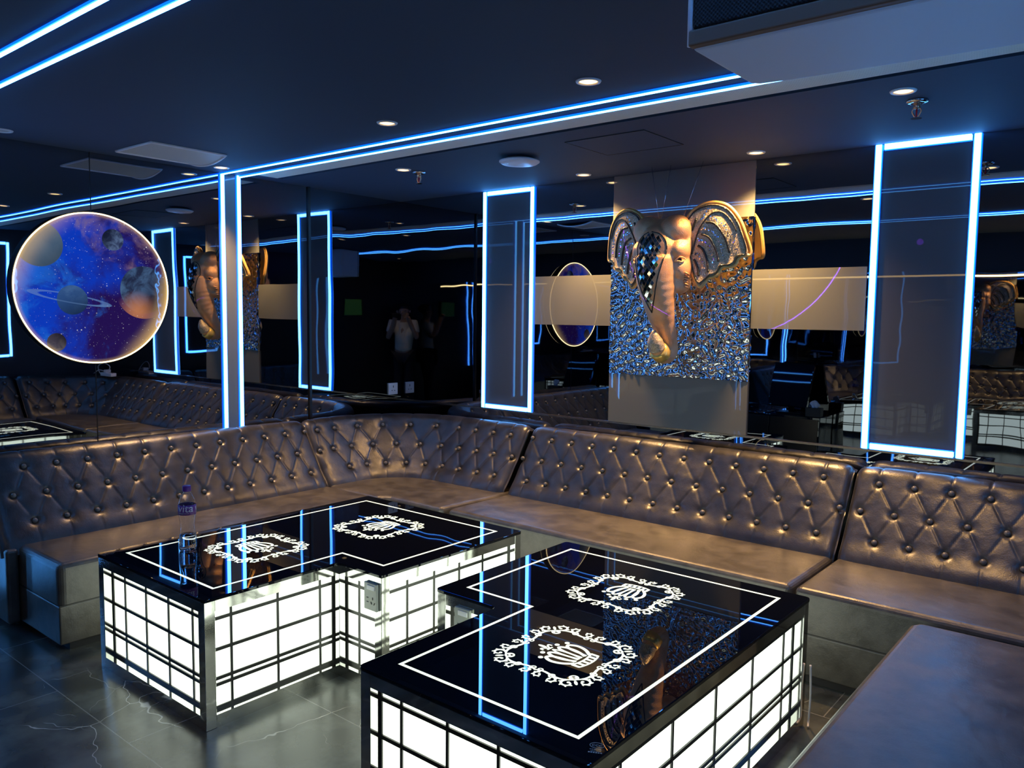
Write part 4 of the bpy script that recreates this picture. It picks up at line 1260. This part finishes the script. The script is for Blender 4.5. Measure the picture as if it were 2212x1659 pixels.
lo = stage_lamp(2.66, -4.15, 'purple laser lamp by the rear wall drawing a circle round the elephant', (2.66, 0, 2.03), 200, math.radians(40), .1)
ring_light(lo, math.atan(.62 / 4.08), .0009, 24.0)
stage_lamp(4.55, -3.35, 'purple stage lamp beside the speaker, outside the photo', (4.7, -1.0, 2.1), 12, math.radians(60), .9)

# ================================================================== the photographer (seen only in the mirrors)
def person():
    f = Vector((FW.x, FW.y, 0)).normalized(); r = Vector((f.y, -f.x, 0))
    B = Vector((CAM.x, CAM.y, 0)) - f * .30
    P = lambda a, bq, z: B + r * a + f * bq + Vector((0, 0, z))
    t = thing('person', 'person in a cream T-shirt holding up a phone, reflected in the mirror corner', 'person', tuple(B))
    J = {}; E_ = []; Rd = {}
    def j(n, p, rad): J[n] = p; Rd[n] = rad
    j('pelvis', P(0, 0, .92), .125); j('waist', P(0, 0, 1.04), .115); j('chest', P(0, .01, 1.22), .125); j('upchest', P(0, 0, 1.33), .10); j('neck', P(0, .01, 1.42), .05); j('chin', P(0, .04, 1.475), .060); j('head', P(0, .03, 1.56), .088); j('crown', P(0, .02, 1.62), .070)
    E_ += [('pelvis', 'waist'), ('waist', 'chest'), ('chest', 'upchest'), ('upchest', 'neck'), ('neck', 'chin'), ('chin', 'head'), ('head', 'crown')]
    for s, n in ((-1, 'l'), (1, 'r')):
        j('sh' + n, P(s * .175, 0, 1.345), .058); j('el' + n, P(s * .215, .10, 1.13), .042); j('wr' + n, P(s * .115, .215, 1.405), .028); j('ha' + n, P(s * .092, .245, 1.455), .026)
        j('hip' + n, P(s * .085, 0, .86), .085); j('kn' + n, P(s * .10, .02, .48), .058); j('an' + n, P(s * .11, -.01, .09), .040); j('to' + n, P(s * .125, .13, .035), .032)
        E_ += [('upchest', 'sh' + n), ('sh' + n, 'el' + n), ('el' + n, 'wr' + n), ('wr' + n, 'ha' + n), ('pelvis', 'hip' + n), ('hip' + n, 'kn' + n), ('kn' + n, 'an' + n), ('an' + n, 'to' + n)]
    names = list(J); ix = {n: i for i, n in enumerate(names)}
    def skin(name, verts, edges, rads, root, mt, parent, lv=2):
        o0 = root_loc(parent)
        me = bpy.data.meshes.new(name); me.from_pydata([tuple(v - o0) for v in verts], edges, []); me.materials.append(mt)
        o = bpy.data.objects.new(name, me); COL.objects.link(o); o.parent = parent
        md = o.modifiers.new('skin', 'SKIN'); md.use_smooth_shade = True
        for i, q in enumerate(me.skin_vertices[0].data):
            q.radius = (rads[i], rads[i]); q.use_root = (i == root)
        s2 = o.modifiers.new('sub', 'SUBSURF'); s2.levels = lv; s2.render_levels = lv
        return o
    body = skin('body', [J[n] for n in names], [(ix[a], ix[b]) for a, b in E_], [Rd[n] for n in names], 0, M['skin'], t)
    # clothes
    tn = ['pelvis', 'waist', 'chest', 'upchest', 'shl', 'shr']
    sv = [P(0, 0, .88), J['waist'], J['chest'], P(0, 0, 1.34), J['shl'], J['shr'], J['shl'].lerp(J['ell'], .62), J['shr'].lerp(J['elr'], .62)]
    skin('t_shirt', sv, [(0, 1), (1, 2), (2, 3), (3, 4), (3, 5), (4, 6), (5, 7)], [.150, .140, .145, .110, .078, .078, .066, .066], 2, M['shirt'], t)
    pv = [P(0, 0, .93), J['hipl'], J['hipr'], J['knl'], J['knr'], P(-.108, -.005, .10), P(.108, -.005, .10)]
    skin('trousers', pv, [(0, 1), (0, 2), (1, 3), (2, 4), (3, 5), (4, 6)], [.138, .10, .10, .075, .075, .06, .06], 0, M['trousers'], t)
    sb = MB()
    for s in (-1, 1): sb.ell(P(s * .118, .06, .04), (.062, .062, .040), 16, 10); sb.ell(P(s * .122, .12, .034), (.052, .052, .033), 16, 10)
    sb.build('shoes', M['wire_black'], t, smooth=True)
    hb = MB(); hb.ell(P(0, -.005, 1.60), (.098, .098, .090), 24, 14); hb.build('hair', M['hair'], t, smooth=True)
    fb = MB()
    for s in (-1, 1): fb.ell(P(s * .034, .105, 1.555), (.010, .010, .007), 10, 8)
    fb.build('eyes', M['eye'], t, smooth=True)
    nb = MB().tube([P(0, .108, 1.56), P(0, .122, 1.525), P(0, .112, 1.518)], [.008, .013, .010], 10)
    for s in (-1, 1): nb.ell(P(s * .088, .02, 1.54), (.014, .014, .028), 10, 8)
    nb.build('nose_and_ears', M['skin'], t, smooth=True)
    mb_ = MB().tube(catmull([P(-.022, .096, 1.488), P(0, .106, 1.485), P(.022, .096, 1.488)], 4), .005, 8); mb_.build('mouth', simple('lips', (.35, .14, .12), .5), t, smooth=True)
    # fingers round the phone
    for s in (-1, 1):
        fg = MB(); h = P(s * .090, .252, 1.46)
        for q in range(4):
            z = 1.445 + q * .019
            fg.tube(catmull([P(s * .100, .246, z - .01), P(s * .094, .262, z), P(s * .080, .270, z + .002), P(s * .060 + s * .004 * q, .272, z + .004)], 4), [.0085] * 9 + [.0075] * 4, 8)
        fg.tube(catmull([P(s * .095, .238, 1.45), P(s * .075, .248, 1.462), P(s * .055, .250, 1.472)], 4), .009, 8)
        fg.build('fingers', M['skin'], t, smooth=True)
    return t
person()
f_ = Vector((FW.x, FW.y, 0)).normalized(); r_ = Vector((f_.y, -f_.x, 0))
pc = CAM - FW * .020 + RI * .055 - UP * .022
t = thing('phone', 'dark phone held up by the person in the mirror', 'phone', tuple(pc))
MB().obox(pc, RI, UP, FW, .073, .036, .004).build('phone_body', M['phone'], t, bevel=.003)
lb_ = MB()
for dx, dz in ((-.055, .022), (-.055, .0)): lb_.obox(pc + RI * (dx - .006) + UP * (dz - .014) + FW * .0045, RI, UP, FW, .006, .006, .001)
lb_.build('camera_lenses', M['screen'], t)
